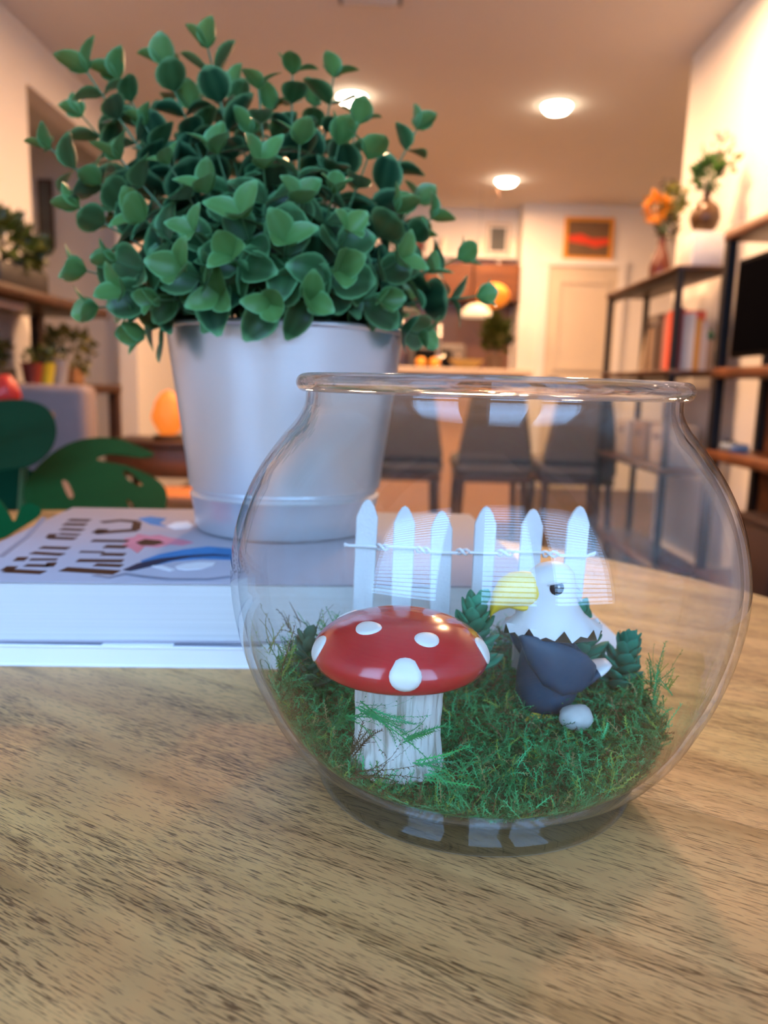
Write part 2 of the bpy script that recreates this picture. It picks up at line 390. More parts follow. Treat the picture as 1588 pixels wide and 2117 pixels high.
for k, (a, b) in enumerate(((0.045, 0.098), (0.128, 0.165))):
    MB().box(a, b, 0.001, 0.004, H1, H1 + 0.00025).build('cover_print', M['ink_grey'], wb, smooth=False)
BT = T + H1 + 0.0003
H2 = 0.0265
bk = empty('thick_paperback', (-0.190, 0.3055, BT), BRZ, 'thick paperback with pale grey cover and brown lettering under the metal bucket', 'book')
W2, D2 = 0.262, 0.190
bevel_box('back_cover', 0, W2, 0, D2, 0, 0.0009, 0.0003, M['cover'], bk, 1)
bevel_box('front_cover', 0, W2, 0, D2, H2 - 0.0009, H2, 0.0003, M['cover'], bk, 1)
bevel_box('page_block', 0.0015, W2 - 0.003, 0.0012, D2 - 0.0012, 0.0009, H2 - 0.0009, 0, M['pageblock'], bk)
bevel_box('spine', W2 - 0.003, W2, 0, D2, 0.0009, H2 - 0.0009, 0.0003, M['cover'], bk, 1)
inv = Matrix.Rotation(-BRZ, 3, 'Z')
def onbook(px, py):
    p = inv @ (atz(px, py, BT + H2) - Vector((-0.190, 0.3055, 0))); return (p.x, p.y)
def print_poly(name, pts, m, lift=0.00012):
    ps = [onbook(*p) for p in pts]
    lo = [(x, y, H2 + 0.00001) for x, y in ps]; hi = [(x, y, H2 + lift) for x, y in ps]
    return MB().loft([lo, hi]).build(name, m, bk, smooth=False)
def stroke(name, pts, wpx, m, lift=0.00014):
    ps = [onbook(*p) for p in pts]; L_, R_ = [], []
    for i, p in enumerate(ps):
        a = Vector(ps[max(i - 1, 0)]); b = Vector(ps[min(i + 1, len(ps) - 1)]); t = (b - a).normalized()
        wv = wpx[i] if isinstance(wpx, (list, tuple)) else wpx
        n = Vector((-t.y, t.x)) * wv / 2; L_.append(Vector(p) + n); R_.append(Vector(p) - n)
    out = L_ + R_[::-1]
    return MB().loft([[(q.x, q.y, H2 + 0.00001) for q in out], [(q.x, q.y, H2 + lift) for q in out]]).build(name, m, bk, smooth=False)
# brown letter shapes of the two title lines, as far as they can be made out
br = M['ink_brown']
for pts, wv in (
    ([(12, 1180), (90, 1184)], 0.010), ([(12, 1180), (26, 1171)], 0.008),
    ([(52, 1169), (104, 1170)], 0.008), ([(100, 1172), (108, 1163)], 0.007), ([(38, 1160), (48, 1152)], 0.008),
    ([(62, 1157), (118, 1157)], 0.007), ([(66, 1143), (130, 1147)], 0.009), ([(84, 1132), (142, 1134)], 0.010),
    ([(102, 1112), (156, 1114)], 0.010), ([(102, 1112), (110, 1104)], 0.007), ([(122, 1104), (164, 1106)], 0.008),
    ([(126, 1094), (172, 1096)], 0.010), ([(132, 1084), (178, 1085)], 0.012), ([(142, 1075), (186, 1076)], 0.012),
    ([(130, 1177), (242, 1184)], 0.0125),
    ([(196, 1168), (252, 1170)], 0.009), ([(160, 1159), (254, 1160)], 0.010), ([(210, 1146), (258, 1147)], 0.010),
    ([(165, 1141), (215, 1142)], 0.006), ([(216, 1130), (262, 1131)], 0.012), ([(190, 1118), (266, 1119)], 0.010),
    ([(196, 1102), (282, 1096)], 0.013), ([(200, 1102), (214, 1094)], 0.010), ([(210, 1080), (250, 1076), (284, 1079)], 0.011),
    ([(284, 1080), (280, 1096)], 0.008)):
    stroke('letter', pts, wv * 0.62, br)
stroke('cover_line', [(0, 1152), (55, 1110), (92, 1070)], 0.003, M['ink_grey'])
print_poly('pink_flower', [(246, 1130), (262, 1122), (256, 1114), (278, 1110), (285, 1104), (310, 1108), (330, 1106), (352, 1112), (380, 1116), (402, 1122), (378, 1128), (352, 1126), (325, 1132), (300, 1130), (284, 1144), (270, 1134)], M['ink_pink'])
print_poly('flower_heart', [(280, 1122), (300, 1115), (330, 1118), (340, 1123), (318, 1128), (292, 1128)], M['ink_brown'], 0.0002)
print_poly('hair_wash', [(290, 1160), (330, 1146), (380, 1136), (430, 1130), (480, 1134), (480, 1158), (420, 1156), (360, 1160), (310, 1172)], M['ink_blue'])
stroke('eye_lash', [(262, 1180), (300, 1168), (340, 1158), (390, 1151), (440, 1148), (475, 1150)], [0.004, 0.009, 0.007, 0.005, 0.004, 0.002], M['ink_navy'], 0.0003)
print_poly('eye_white', [(362, 1172), (382, 1166), (410, 1163), (446, 1163), (440, 1170), (415, 1177), (385, 1179), (368, 1177)], M['ink_white'], 0.00024)
print_poly('eye_glint', [(310, 1170), (335, 1170), (362, 1178), (352, 1181), (325, 1175)], M['ink_white'], 0.00024)
stroke('cheek_line', [(195, 1190), (225, 1195), (258, 1187), (300, 1194), (350, 1199), (430, 1199), (478, 1193)], 0.0035, M['ink_grey'], 0.0003)
print_poly('blue_streak', [(285, 1072), (310, 1068), (345, 1072), (330, 1082), (345, 1090), (310, 1084)], M['ink_blue'])
print_poly('cream_patch', [(345, 1088), (362, 1080), (388, 1078), (400, 1086), (392, 1092), (360, 1094)], M['ink_white'])

# ------------------------------------------------------------------ galvanised bucket
def metal_mat():
    m, nt, p = newmat('galvanised_steel'); L = nt.links.new
    nz = N(nt, 'ShaderNodeTexNoise'); nz.inputs['Scale'].default_value = 1; nz.inputs['Detail'].default_value = 5
    L(mapped(nt, (14, 14, 4)), nz.inputs['Vector'])
    L(ramp(nt, nz.outputs['Fac'], [(0.3, (0.66, 0.68, 0.70)), (0.7, (0.78, 0.80, 0.82))]), p.inputs['Base Color'])
    p.inputs['Metallic'].default_value = 0.82; p.inputs['Roughness'].default_value = 0.34
    b = N(nt, 'ShaderNodeBump'); b.inputs['Strength'].default_value = 0.06; b.inputs['Distance'].default_value = 0.001
    n2 = N(nt, 'ShaderNodeTexNoise'); n2.inputs['Scale'].default_value = 1; L(mapped(nt, (30, 30, 500)), n2.inputs['Vector'])
    L(n2.outputs['Fac'], b.inputs['Height']); L(b.outputs[0], p.inputs['Normal']); return m
M['galv'] = metal_mat()
PX, PY = -0.058, 0.447
PZ = BT + H2 + 0.0004
PH, PR0, PR1 = 0.1125, 0.0510, 0.0665
pot = empty('metal_bucket', (PX, PY, PZ), 0, 'galvanised metal bucket planter standing on the stacked books', 'planter')
def pr(z): return PR0 + (PR1 - PR0) * z / PH
prof = [(PR0 - 0.004, 0.0), (PR0 - 0.0005, 0.0008), (PR0 + 0.0008, 0.003), (pr(0.012), 0.012), (pr(0.0195) + 0.0006, 0.0195), (pr(0.021) + 0.0008, 0.0205),
        (pr(0.022) - 0.0012, 0.0222), (pr(0.024) - 0.0012, 0.0236), (pr(0.025) + 0.0005, 0.0252), (pr(0.04), 0.04), (pr(0.075), 0.075), (pr(0.10), 0.10), (PR1, PH)]
inner = [(r - 0.0012, z) for r, z in prof[:0:-1] if z > 0.003] + [(PR0 - 0.002, 0.002), (0.0, 0.002)]
MB().lathe([(0, 0.0006)] + prof + inner, 96).build('bucket_body', M['galv'], pot, angle=30)
rim = [(PR1 - 0.0002 + 0.0021 * math.cos(a), PH + 0.0017 * math.sin(a)) for a in [2 * PI * k / 14 for k in range(14)]]
MB().lathe(rim, 96, close=True).build('rolled_rim', M['galv'], pot)
M['soil'] = simple('dark_soil', (0.02, 0.016, 0.012), 0.95, var=0.5, scale=200, bump=0.6, bscale=200)
MB().lathe([(PR1 - 0.006, PH - 0.018), (PR1 - 0.006, PH - 0.012), (0.03, PH - 0.006), (0, PH - 0.005)], 40).build('soil', M['soil'], pot)

# ------------------------------------------------------------------ artificial plant in the bucket
def leaf_mesh(name, L, Wd, curl, cup, mat, fold=0.0, tipw=0.5, nu=6):
    """ovate leaf from the origin along +Y, normal +Z; attribute edge is 1 at the rim"""
    rows = []; vs = []; ed = []; fs = []
    nx = [-1, -0.78, -0.4, 0, 0.4, 0.78, 1]
    for i in range(nu + 1):
        t = i / nu
        wv = Wd * (math.sin(PI * min(1, t ** 0.88 * 0.975 + 0.012))) ** 0.62 * (1 - 0.06 * t)
        if i == nu: wv = Wd * 0.12
        for s in nx:
            x = s * wv; y = L * (t + 0.02 * abs(s) * (1 - t))
            z = -curl * L * t * t + cup * Wd * (s * s) * math.sin(PI * t) + fold * abs(x)
            vs.append((x, y, z)); ed.append(1.0 if (abs(s) == 1 or i == nu) else (0.12 if abs(s) > 0.7 else (0.10 if s == 0 else 0.0)))
    m = len(nx)
    for i in range(nu):
        for k in range(m - 1): fs.append((i * m + k, i * m + k + 1, (i + 1) * m + k + 1, (i + 1) * m + k))
    me = bpy.data.meshes.new(name); me.from_pydata(vs, [], fs)
    a = me.attributes.new('edge', 'FLOAT', 'POINT'); a.data.foreach_set('value', ed)
    for p in me.polygons: p.use_smooth = True
    me.materials.append(mat); me.update(); return me
M['leaf'] = leaf_mat('plastic_leaf', edge=(0.13, 0.36, 0.15), rough=0.27)
M['stem'] = simple('green_stem', (0.05, 0.14, 0.05), 0.5, var=0.3)
LV = [leaf_mesh('leaf_a', 1, 0.40, 0.25, 0.30, M['leaf']), leaf_mesh('leaf_b', 1, 0.44, 0.10, 0.42, M['leaf']),
      leaf_mesh('leaf_c', 1, 0.36, 0.40, 0.25, M['leaf']), leaf_mesh('leaf_d', 1, 0.47, -0.15, 0.30, M['leaf'])]
plant = empty('artificial_plant', (PX, PY, PZ + PH - 0.012), 0, 'bushy artificial plant with round green leaves growing from the metal bucket', 'plant')
O = plant.location.copy()
tips = []   # world positions of shoot tips, read off the photograph at the bucket's distance
for x, y, Y in ((430, 100, .445), (180, 150, .44), (245, 165, .455), (342, 140, .46), (105, 308, .43), (535, 185, .41), (605, 155, .45), (690, 160, .47),
                (740, 258, .46), (862, 268, .48), (862, 420, .49), (945, 535, .45), (985, 612, .44), (205, 635, .40), (165, 430, .42), (180, 560, .41),
                (300, 685, .395), (865, 690, .42), (455, 610, .365), (300, 455, .37), (545, 350, .37), (690, 400, .38), (820, 440, .42), (590, 500, .36),
                (170, 240, .47), (400, 230, .47), (650, 220, .48), (520, 280, .44), (380, 560, .355), (700, 560, .36), (250, 330, .40), (760, 330, .42),
                (640, 620, .365), (780, 620, .38), (880, 560, .42), (240, 540, .38), (430, 400, .38), (330, 620, .37), (500, 450, .36), (620, 420, .37),
                (720, 480, .37), (210, 380, .42), (480, 180, .50), (300, 260, .44), (560, 230, .46), (700, 300, .43), (560, 630, .36), (480, 530, .355), (820, 540, .39), (400, 480, .36), (260, 600, .375), (350, 340, .39), (450, 320, .40), (620, 300, .40)):
    tips.append(aty(x, y, Y))
for k in range(5):
    a = random.uniform(0, PI); el = random.uniform(0.1, 1.2); r = random.uniform(0.09, 0.135)
    tips.append(O + Vector((r * math.cos(a) * math.cos(el), 0.75 * r * math.sin(a) * math.cos(el), r * math.sin(el) + 0.01)))
leaves = []; stems_mb = []
for ti, tp in enumerate(tips):
    d = tp - O
    root = Vector((max(-0.04, min(0.04, d.x * 0.28)), max(-0.04, min(0.04, d.y * 0.35)), 0.0))
    end = d
    hor = Vector((d.x, d.y, 0)); ln = (end - root).length
    c1 = root + Vector((hor.x * 0.15, hor.y * 0.15, max(0.035, ln * 0.42)))
    c2 = end - (end - c1).normalized() * ln * 0.25 + Vector((0, 0, -0.005))
    pts = []
    for k in range(13):
        t = k / 12; u = 1 - t
        pts.append(root * u ** 3 + c1 * 3 * u * u * t + c2 * 3 * u * t * t + end * t ** 3)
    stems_mb.append((pts, [0.0012 - 0.0007 * k / 12 for k in range(13)]))
    total = sum((pts[k + 1] - pts[k]).length for k in range(12))
    nn = max(4, int(total / 0.020)); twist = random.uniform(0, PI)
    for q in range(nn + 1):
        t = 0.20 + 0.80 * q / nn; fi = min(11, int(t * 12)); fr = t * 12 - fi
        p = pts[fi].lerp(pts[fi + 1], min(1, fr)); tg = (pts[fi + 1] - pts[fi]).normalized()
        tw = twist + q * PI / 2 + random.uniform(-0.3, 0.3)
        e1 = tg.orthogonal().normalized(); e2 = tg.cross(e1)
        size = (0.0315 - 0.0165 * max(0, (t - 0.45) / 0.55)) * random.uniform(0.8, 1.15)
        ns = 3 if q == nn else 2
        for s in range(ns):
            aa = tw + s * 2 * PI / ns
            side = e1 * math.cos(aa) + e2 * math.sin(aa)
            lean = random.uniform(0.35, 0.75) if q < nn else random.uniform(0.9, 1.9)
            yd = (side + tg * lean).normalized()
            zd = (tg - yd * tg.dot(yd)).normalized()
            xd = yd.cross(zd)
            Rm = Matrix((xd, yd, zd)).transposed().to_4x4()
            tipz = p.z + yd.z * size
            if min(p.z, tipz) < 0.016 and math.hypot(p.x, p.y) < 0.068: continue
            g = 0.58 if q == nn else (0.30 if q == nn - 1 else 0.0)      # young growth at a shoot's end is paler
            h = random.uniform(0.8, 1.2)
            colr = (0.006 * h + 0.22 * g * g * h, 0.046 * h + 0.48 * g * g * h, 0.020 * h + 0.10 * g * g * h, 1)
            leaves.append((Matrix.Translation(p) @ Rm @ Matrix.Scale(size, 4), colr, p, random.randrange(4)))
smb = MB()
for pts, rr in stems_mb: smb.tube(pts, rr, 5)
so = smb.build('stems', M['stem'], plant); so.name = 'stem_cluster'; tag(so, kind='stuff')
leaves.sort(key=lambda q: (q[2].y - 0.25 * q[2].z - 0.15 * abs(q[2].x)))
for mtx, colr, p, v in leaves[:300]:
    o = mkobj('leaf', LV[v], plant); o.matrix_local = mtx; o.color = colr
rest = {}
for mtx, colr, p, v in leaves[300:]: rest.setdefault(int(colr[1] / 0.07), []).append((mtx, v, colr))
# leaves past the first 300: one part, its tones kept in a colour attribute
rv, rf, rc = [], [], []
for mtx, colr, p, v in leaves[300:]:
    me = LV[v]; n0 = len(rv); el = me.attributes['edge'].data
    for vert, e_ in zip(me.vertices, el):
        rv.append(mtx @ vert.co); k = e_.value
        rc += [colr[i] * (1 - k) + (0.17, 0.42, 0.20)[i] * k for i in range(3)] + [1.0]
    rf += [tuple(i + n0 for i in q.vertices) for q in me.polygons]
M['leafattr'] = attr_mat('plastic_leaf_toned', 0.34, 0.22)
me = bpy.data.meshes.new('leaf_cluster'); me.from_pydata(rv, [], rf)
ca = me.color_attributes.new('tone', 'FLOAT_COLOR', 'POINT'); ca.data.foreach_set('color', rc)
for q in me.polygons: q.use_smooth = True
me.materials.append(M['leafattr'])
tag(mkobj('leaf_cluster', me, plant), kind='stuff')

# ------------------------------------------------------------------ glass bowl
BX, BY = 0.030, 0.229
def catmull(P, n=6):
    P = [Vector(p) for p in P]; out = []
    for i in range(len(P) - 1):
        p0 = P[max(i - 1, 0)]; p1 = P[i]; p2 = P[i + 1]; p3 = P[min(i + 2, len(P) - 1)]
        for k in range(n):
            t = k / n
            out.append(0.5 * ((2 * p1) + (p2 - p0) * t + (2 * p0 - 5 * p1 + 4 * p2 - p3) * t * t + (3 * p1 - p0 - 3 * p2 + p3) * t ** 3))
    return out + [P[-1]]
OUT = catmull([(.0508, .0105), (.0560, .0145), (.0612, .0210), (.0655, .0290), (.0702, .0400), (.0735, .0520), (.0750, .0640), (.0743, .0750),
               (.0715, .0860), (.0668, .0960), (.0605, .1050), (.0560, .1105), (.0540, .1145), (.0537, .1180)])
def offset(pl, d):
    o = []
    for i, p in enumerate(pl):
        t = (pl[min(i + 1, len(pl) - 1)] - pl[max(i - 1, 0)]).normalized(); o.append(p + Vector((-t.y, t.x)) * d)
    return o
INN = offset(OUT, 0.0021)
INR = np.array([[p.x, p.y] for p in INN])
def rin(z): return float(np.interp(z, INR[:, 1], INR[:, 0]))
M['glass'] = glass_thin('clear_bowl_glass'); M['glass_solid'] = glass_solid('clear_thick_glass'); M['glass_foot'] = glass_solid('clear_foot_glass', clear=0.62)
bowl = empty('glass_bowl', (BX, BY, T), 0, 'round clear glass bowl with moss and figures standing on the wooden table', 'bowl')
MB().lathe([tuple(p) for p in OUT] + [tuple(p) for p in reversed(INN)], 128, close=True).build('bowl_wall', M['glass'], bowl, angle=80)
rp = [(0.0542 + 0.0024 * math.cos(a), 0.1205 + 0.0026 * math.sin(a)) for a in [2 * PI * k / 18 for k in range(18)]]
MB().lathe(rp, 128, close=True).build('bowl_rim', M['glass_solid'], bowl)
ib = INN[0]
base = [(0, 0.0012), (0.036, 0.0012), (0.041, 0.0004), (0.0450, 0.0002), (0.0478, 0.0010), (0.0488, 0.0026), (0.0484, 0.0044), (0.0472, 0.0062), (0.0458, 0.0078), (0.0455, 0.0088), (0.0468, 0.0097), (0.0508, 0.0105),
        (ib.x, ib.y), (0.0455, 0.0108), (0.038, 0.0092), (0.02, 0.0082), (0, 0.0080)]
MB().lathe(base, 128).build('bowl_foot', M['glass_foot'], bowl, angle=60)

# ------------------------------------------------------------------ moss in the bowl
def mossz(x, y):
    """moss surface above the table at offsets from the bowl's axis"""
    r = math.hypot(x, y)
    z = 0.0165 + 0.10 * max(-0.03, min(0.05, y + 0.02)) + 0.006 * max(0, -x / 0.05) * (1 if y > -0.03 else 0.6)
    z += 0.0022 * noise.noise(Vector((x * 70, y * 70, 1.3))) + 0.004 * max(0, (r - 0.045) / 0.02) * (1 if y > -0.02 else 0.1)
    return z
NR, NA = 14, 48
mv, mf = [(0, 0, mossz(0, 0) - 0.002)], []
for i in range(1, NR + 1):
    for k in range(NA):
        a = 2 * PI * k / NA; r = 0.060 * i / NR; x, y = r * math.cos(a), r * math.sin(a)
        z = mossz(x, y) - 0.002; lim = rin(z) - 0.0012
        if i == NR: r = lim
        r = min(r, lim); mv.append((r * math.cos(a), r * math.sin(a), z))
for k in range(NA): mf.append((0, 1 + k, 1 + (k + 1) % NA))
for i in range(NR - 1):
    for k in range(NA):
        a, b = 1 + i * NA + k, 1 + i * NA + (k + 1) % NA; mf.append((a, a + NA, b + NA, b))
# skirt down the inside of the glass
ring = len(mv) - NA
for lv in (0.75, 0.5, 0.25, 0.05):
    for k in range(NA):
        a = 2 * PI * k / NA; z = 0.0105 + (mv[ring + k][2] - 0.0105) * lv; r = max(0.01, rin(max(z, 0.0125)) - 0.0016) * (1 if z > 0.0125 else 0.93)
        mv.append((r * math.cos(a), r * math.sin(a), z))
    b0 = len(mv) - NA; t0 = b0 - NA if lv < 0.75 else ring
    for k in range(NA): mf.append((t0 + k, b0 + k, b0 + (k + 1) % NA, t0 + (k + 1) % NA))
mf.append(tuple(range(len(mv) - NA, len(mv))))
mc = [(0.075, 0.12, 0.04)] * len(mv)
PAL = [(0.014, 0.085, 0.022), (0.026, 0.18, 0.045), (0.036, 0.29, 0.09), (0.05, 0.40, 0.15), (0.22, 0.36, 0.06), (0.11, 0.065, 0.022), (0.28, 0.26, 0.10)]
PW = [0.16, 0.24, 0.24, 0.15, 0.08, 0.08, 0.05]
def frond(p, d, ln, wd, colr, curl, leafy, nseg=5):
    d = d.normalized(); ax = d.orthogonal().normalized(); ax.rotate(Matrix.Rotation(random.uniform(0, 2 * PI), 3, d))
    pts = [p]; q = p.copy(); dd = d.copy()
    for k in range(nseg):
        dd.rotate(Matrix.Rotation(curl * random.uniform(0.3, 1.2), 3, ax)); q = q + dd * (ln / nseg)
        rr = math.hypot(q.x, q.y); lim = rin(max(0.0125, min(q.z, 0.117))) - 0.0008
        if rr > lim: q = Vector((q.x * lim / rr, q.y * lim / rr, q.z))
        if q.z < 0.0125: q.z = 0.0125
        pts.append(q)
    n0 = len(mv); sd = ax
    for k, s in enumerate(pts):
        wv = wd * (1 - 0.6 * k / nseg); mv.append(tuple(s + sd * wv)); mv.append(tuple(s - sd * wv)); mc.append(colr); mc.append(colr)
    for k in range(nseg): a = n0 + 2 * k; mf.append((a, a + 1, a + 3, a + 2))
    if leafy:
        up = d.cross(ax).normalized()
        for k in range(leafy):
            t = (k + 0.5) / leafy * nseg; i = min(nseg - 1, int(t)); s = pts[i].lerp(pts[i + 1], t - i)
            tg = (pts[i + 1] - pts[i]).normalized(); sg = 1 if k % 2 else -1
            ll = min(ln * 0.19, 0.0016) * (1 - 0.5 * k / leafy) * random.uniform(0.7, 1.3)
            v = (sd * sg * 0.9 + tg * 0.9 + up * random.uniform(-0.6, 0.6)).normalized() * ll
            n1 = len(mv); tip = s + v
            lim = rin(max(0.0125, min(tip.z, 0.117))) - 0.0006; rr = math.hypot(tip.x, tip.y)
            if rr > lim: tip = Vector((tip.x * lim / rr, tip.y * lim / rr, tip.z))
            mv.extend([tuple(s + tg * wd * 1.1), tuple(s - tg * wd * 1.1), tuple(tip)]); mc.extend([colr] * 3); mf.append((n1, n1 + 1, n1 + 2))
def pick():
    c = random.choices(PAL, PW)[0]; k = random.uniform(0.9, 1.6); return tuple(min(1, v * k) for v in c)
for k in range(7600):
    a = random.uniform(0, 2 * PI); r = 0.066 * math.sqrt(random.random()); x, y = r * math.cos(a), r * math.sin(a)
    z = mossz(x, y) - 0.0015; lim = rin(z) - 0.001
    if r > lim: x, y = x * lim / r, y * lim / r
    d = Vector((random.gauss(0, 0.8), random.gauss(0, 0.8), random.uniform(-0.1, 0.75)))
    frond(Vector((x, y, z)), d, random.uniform(0.004, 0.0115), 0.00019, pick(), random.uniform(-0.9, 0.9), random.choice((14, 18, 22)))
for k in range(2200):      # down the glass all round
    a = random.uniform(0, 2 * PI); zt = mossz(0.055 * math.cos(a), 0.055 * math.sin(a)); z = random.uniform(0.0135, zt)
    r = rin(z) - random.uniform(0.0008, 0.003)
    d = Vector((math.cos(a) * 0.3 - math.sin(a) * random.gauss(0, 1), math.sin(a) * 0.3 + math.cos(a) * random.gauss(0, 1), random.gauss(0.1, 0.7)))
    frond(Vector((r * math.cos(a), r * math.sin(a), z)), d, random.uniform(0.003, 0.008), 0.00021, pick(), random.uniform(-0.6, 0.6), random.choice((8, 10)))
def wisp(px, py, Y, n, hgt, cols, spread=0.004):   # taller straggling sprigs
    c = aty(px, py, Y); c = Vector((c.x - BX, c.y - BY, c.z - T))
    for k in range(n):
        p = c + Vector((random.gauss(0, spread), random.gauss(0, spread), 0)); rr = math.hypot(p.x, p.y); lim = rin(max(0.0125, p.z)) - 0.001
        if rr > lim: p.x *= lim / rr; p.y *= lim / rr
        frond(p, Vector((random.gauss(0, 0.45), random.gauss(0, 0.45), 1)), hgt * random.uniform(0.5, 1.1), 0.0002, random.choice(cols), random.uniform(-0.4, 0.4), random.choice((0, 10, 16)), 7)
G2, YG, BRN = PAL[2], PAL[4], PAL[5]
for args in ((600, 1390, .225, 16, .016, (BRN, YG, PAL[1])), (660, 1340, .245, 14, .015, (BRN, PAL[0], YG)), (560, 1340, .235, 7, .016, (YG, PAL[6])),
             (1310, 1400, .25, 10, .016, (BRN, YG)), (1420, 1420, .235, 12, .015, (YG, G2)), (1360, 1420, .24, 18, .012, (G2, YG, PAL[1])), (1230, 1380, .265, 10, .01, (BRN, G2)),
             (690, 1330, .26, 6, .02, (G2, YG)), (620, 1300, .25, 10, .008, (BRN, YG))):
    wisp(*args)
# sprigs that cross the mushroom's stalk and lie in front of it
for x0, y0, x1, y1, c in ((700, 1480, 830, 1500, PAL[2]), (740, 1460, 900, 1540, PAL[2]), (730, 1560, 760, 1500, BRN), (860, 1580, 1000, 1560, PAL[3]),
                          (840, 1530, 925, 1500, PAL[2]), (880, 1600, 990, 1620, PAL[3]), (690, 1500, 740, 1440, PAL[1]), (760, 1470, 860, 1515, PAL[3]), (735, 1600, 870, 1600, BRN)):
    for j in range(7):
        A = aty(x0 + random.gauss(0, 5), y0 + random.gauss(0, 5), .1835); B = aty(x1 + random.gauss(0, 8), y1 + random.gauss(0, 8), .1835)
        A = Vector((A.x - BX, A.y - BY, A.z - T)); B = Vector((B.x - BX, B.y - BY, B.z - T))
        frond(A, B - A, (B - A).length, 0.0002, tuple(v * random.uniform(.8, 1.3) for v in c), random.uniform(-0.35, 0.35), 26, 8)
me = bpy.data.meshes.new('moss'); me.from_pydata(mv, [], mf)
ca = me.color_attributes.new('tone', 'FLOAT_COLOR', 'POINT')
arr = np.ones((len(mv), 4), 'f'); arr[:, :3] = np.array(mc, 'f'); ca.data.foreach_set('color', arr.ravel())
M['moss'] = attr_mat('moss_green', 0.75, 0.25); me.materials.append(M['moss'])
mo = mkobj('moss', me, None, (BX, BY, T)); tag(mo, 'loose dark green moss filling the bottom of the glass bowl', 'moss', kind='stuff')

# ------------------------------------------------------------------ toadstool
M['red'] = simple('red_enamel', (0.52, 0.006, 0.014), 0.16, var=0.25, scale=80, coat=0.6)
M['spot'] = simple('white_spot_paint', (0.80, 0.80, 0.76), 0.4, var=0.05)
def stalk_mat():
    m, nt, p = newmat('carved_stalk'); L = nt.links.new
    nz = N(nt, 'ShaderNodeTexNoise'); nz.inputs['Scale'].default_value = 1; nz.inputs['Detail'].default_value = 4
    L(mapped(nt, (700, 700, 60)), nz.inputs['Vector'])
    L(ramp(nt, nz.outputs['Fac'], [(0.34, (0.42, 0.38, 0.30)), (0.5, (0.76, 0.74, 0.68))]), p.inputs['Base Color']); p.inputs['Roughness'].default_value = 0.6
    b = N(nt, 'ShaderNodeBump'); b.inputs['Strength'].default_value = 0.6; b.inputs['Distance'].default_value = 0.0006; L(nz.outputs['Fac'], b.inputs['Height']); L(b.outputs[0], p.inputs['Normal'])
    return m
M['stalk'] = stalk_mat()
MX, MY, MZ = 0.0055, 0.201, 0.8020
ms = empty('toadstool', (MX, MY, 0.762), 0, 'red toadstool ornament with white spots on a ribbed white stalk', 'ornament')
CP = catmull([(0.0, .0072), (.006, .0071), (.012, .0062), (.0175, .0042), (.0217, .0013), (.0237, -.0018), (.0238, -.0042), (.0222, -.0068), (.018, -.0082), (.011, -.0082), (0.0, -.0075)], 5)
MB().lathe([(max(0, p.x), p.y) for p in CP], 72, (0, 0, MZ - 0.762)).build('cap', M['red'], ms, angle=80)
cl = [0.0]
for i in range(1, len(CP)): cl.append(cl[-1] + (CP[i] - CP[i - 1]).length)
cr = np.array([max(1e-4, p.x) for p in CP]); cz = np.array([p.y for p in CP]); cl = np.array(cl)
def cap_point(s, ph, lift):
    r = float(np.interp(s, cl, cr)); z = float(np.interp(s, cl, cz)); ds = 4e-4
    dr = float(np.interp(s + ds, cl, cr) - np.interp(s - ds, cl, cr)); dz = float(np.interp(s + ds, cl, cz) - np.interp(s - ds, cl, cz)); l = math.hypot(dr, dz) or 1
    nr, nz_ = -dz / l, dr / l
    return ((r + nr * lift) * math.cos(ph), (r + nr * lift) * math.sin(ph), z + nz_ * lift + MZ - 0.762)
def spot(s0, ph0, a, b, tip=0):
    rings = []
    for rr, lift in ((1.04, 0.0), (1.0, 0.00032), (0.7, 0.00042), (0.35, 0.00045), (0.03, 0.00045)):
        ring = []
        for k in range(20):
            th = 2 * PI * k / 20; du = a * rr * math.cos(th); dv = b * rr * math.sin(th)
            if tip and math.cos(th) < -0.8: du *= 1.35
            s = s0 + du; r = max(0.004, float(np.interp(s, cl, cr)))
            ring.append(cap_point(s, ph0 + dv / r, lift))
        rings.append(ring)
    MB().loft(rings).build('spot', M['spot'], ms, angle=70)
def cap_sp(px, py):    # pixel on the cap -> arc length, angle
    d = ray(px, py); best = None
    for i in range(0, 46):
        for k in range(180):
            ph = -PI + 2 * PI * k / 180; s = cl[-1] * 0.62 * i / 45; x, y, z = cap_point(s, ph, 0)
            v = Vector((x + MX, y + MY, z + 0.762 - CAM_Z)); t = v.dot(d) / d.dot(d); e = (v - d * t).length + 0.02 * max(0, v.y - (MY + 0.02)) + 0.05 * v.length * 0.02
            if best is None or e < best[0]: best = (e, s, ph)
    return best[1], best[2]
for px, py, a, b, tp in ((762, 1297, .0030, .0036, 0), (878, 1273, .0028, .0028, 0), (885, 1324, .0027, .0032, 0), (838, 1398, .0036, .0039, 1),
                         ):
    s, ph = cap_sp(px, py); spot(s, ph, a, b, tp)
spot(0.0255, rad(196), .0036, .0034); spot(0.0250, rad(-14), .0038, .0034)
spot(0.021, rad(95), .0030, .0050)
spot(0.021, rad(140), .0028, .0034)
sj = lambda a, i: 1 + 0.022 * math.sin(a * 17 + 0.7 * i) + 0.018 * math.sin(a * 29 + 1.1 * math.sin(i * 0.8))
sp_ = catmull([(.0128, 0.0047), (.0124, .007), (.0118, .011), (.0116, .017), (.0119, .024), (.0122, .0325)], 3)
MB().lathe([(p.x, p.y) for p in sp_], 96, jit=sj).build('stalk', M['stalk'], ms, angle=60)

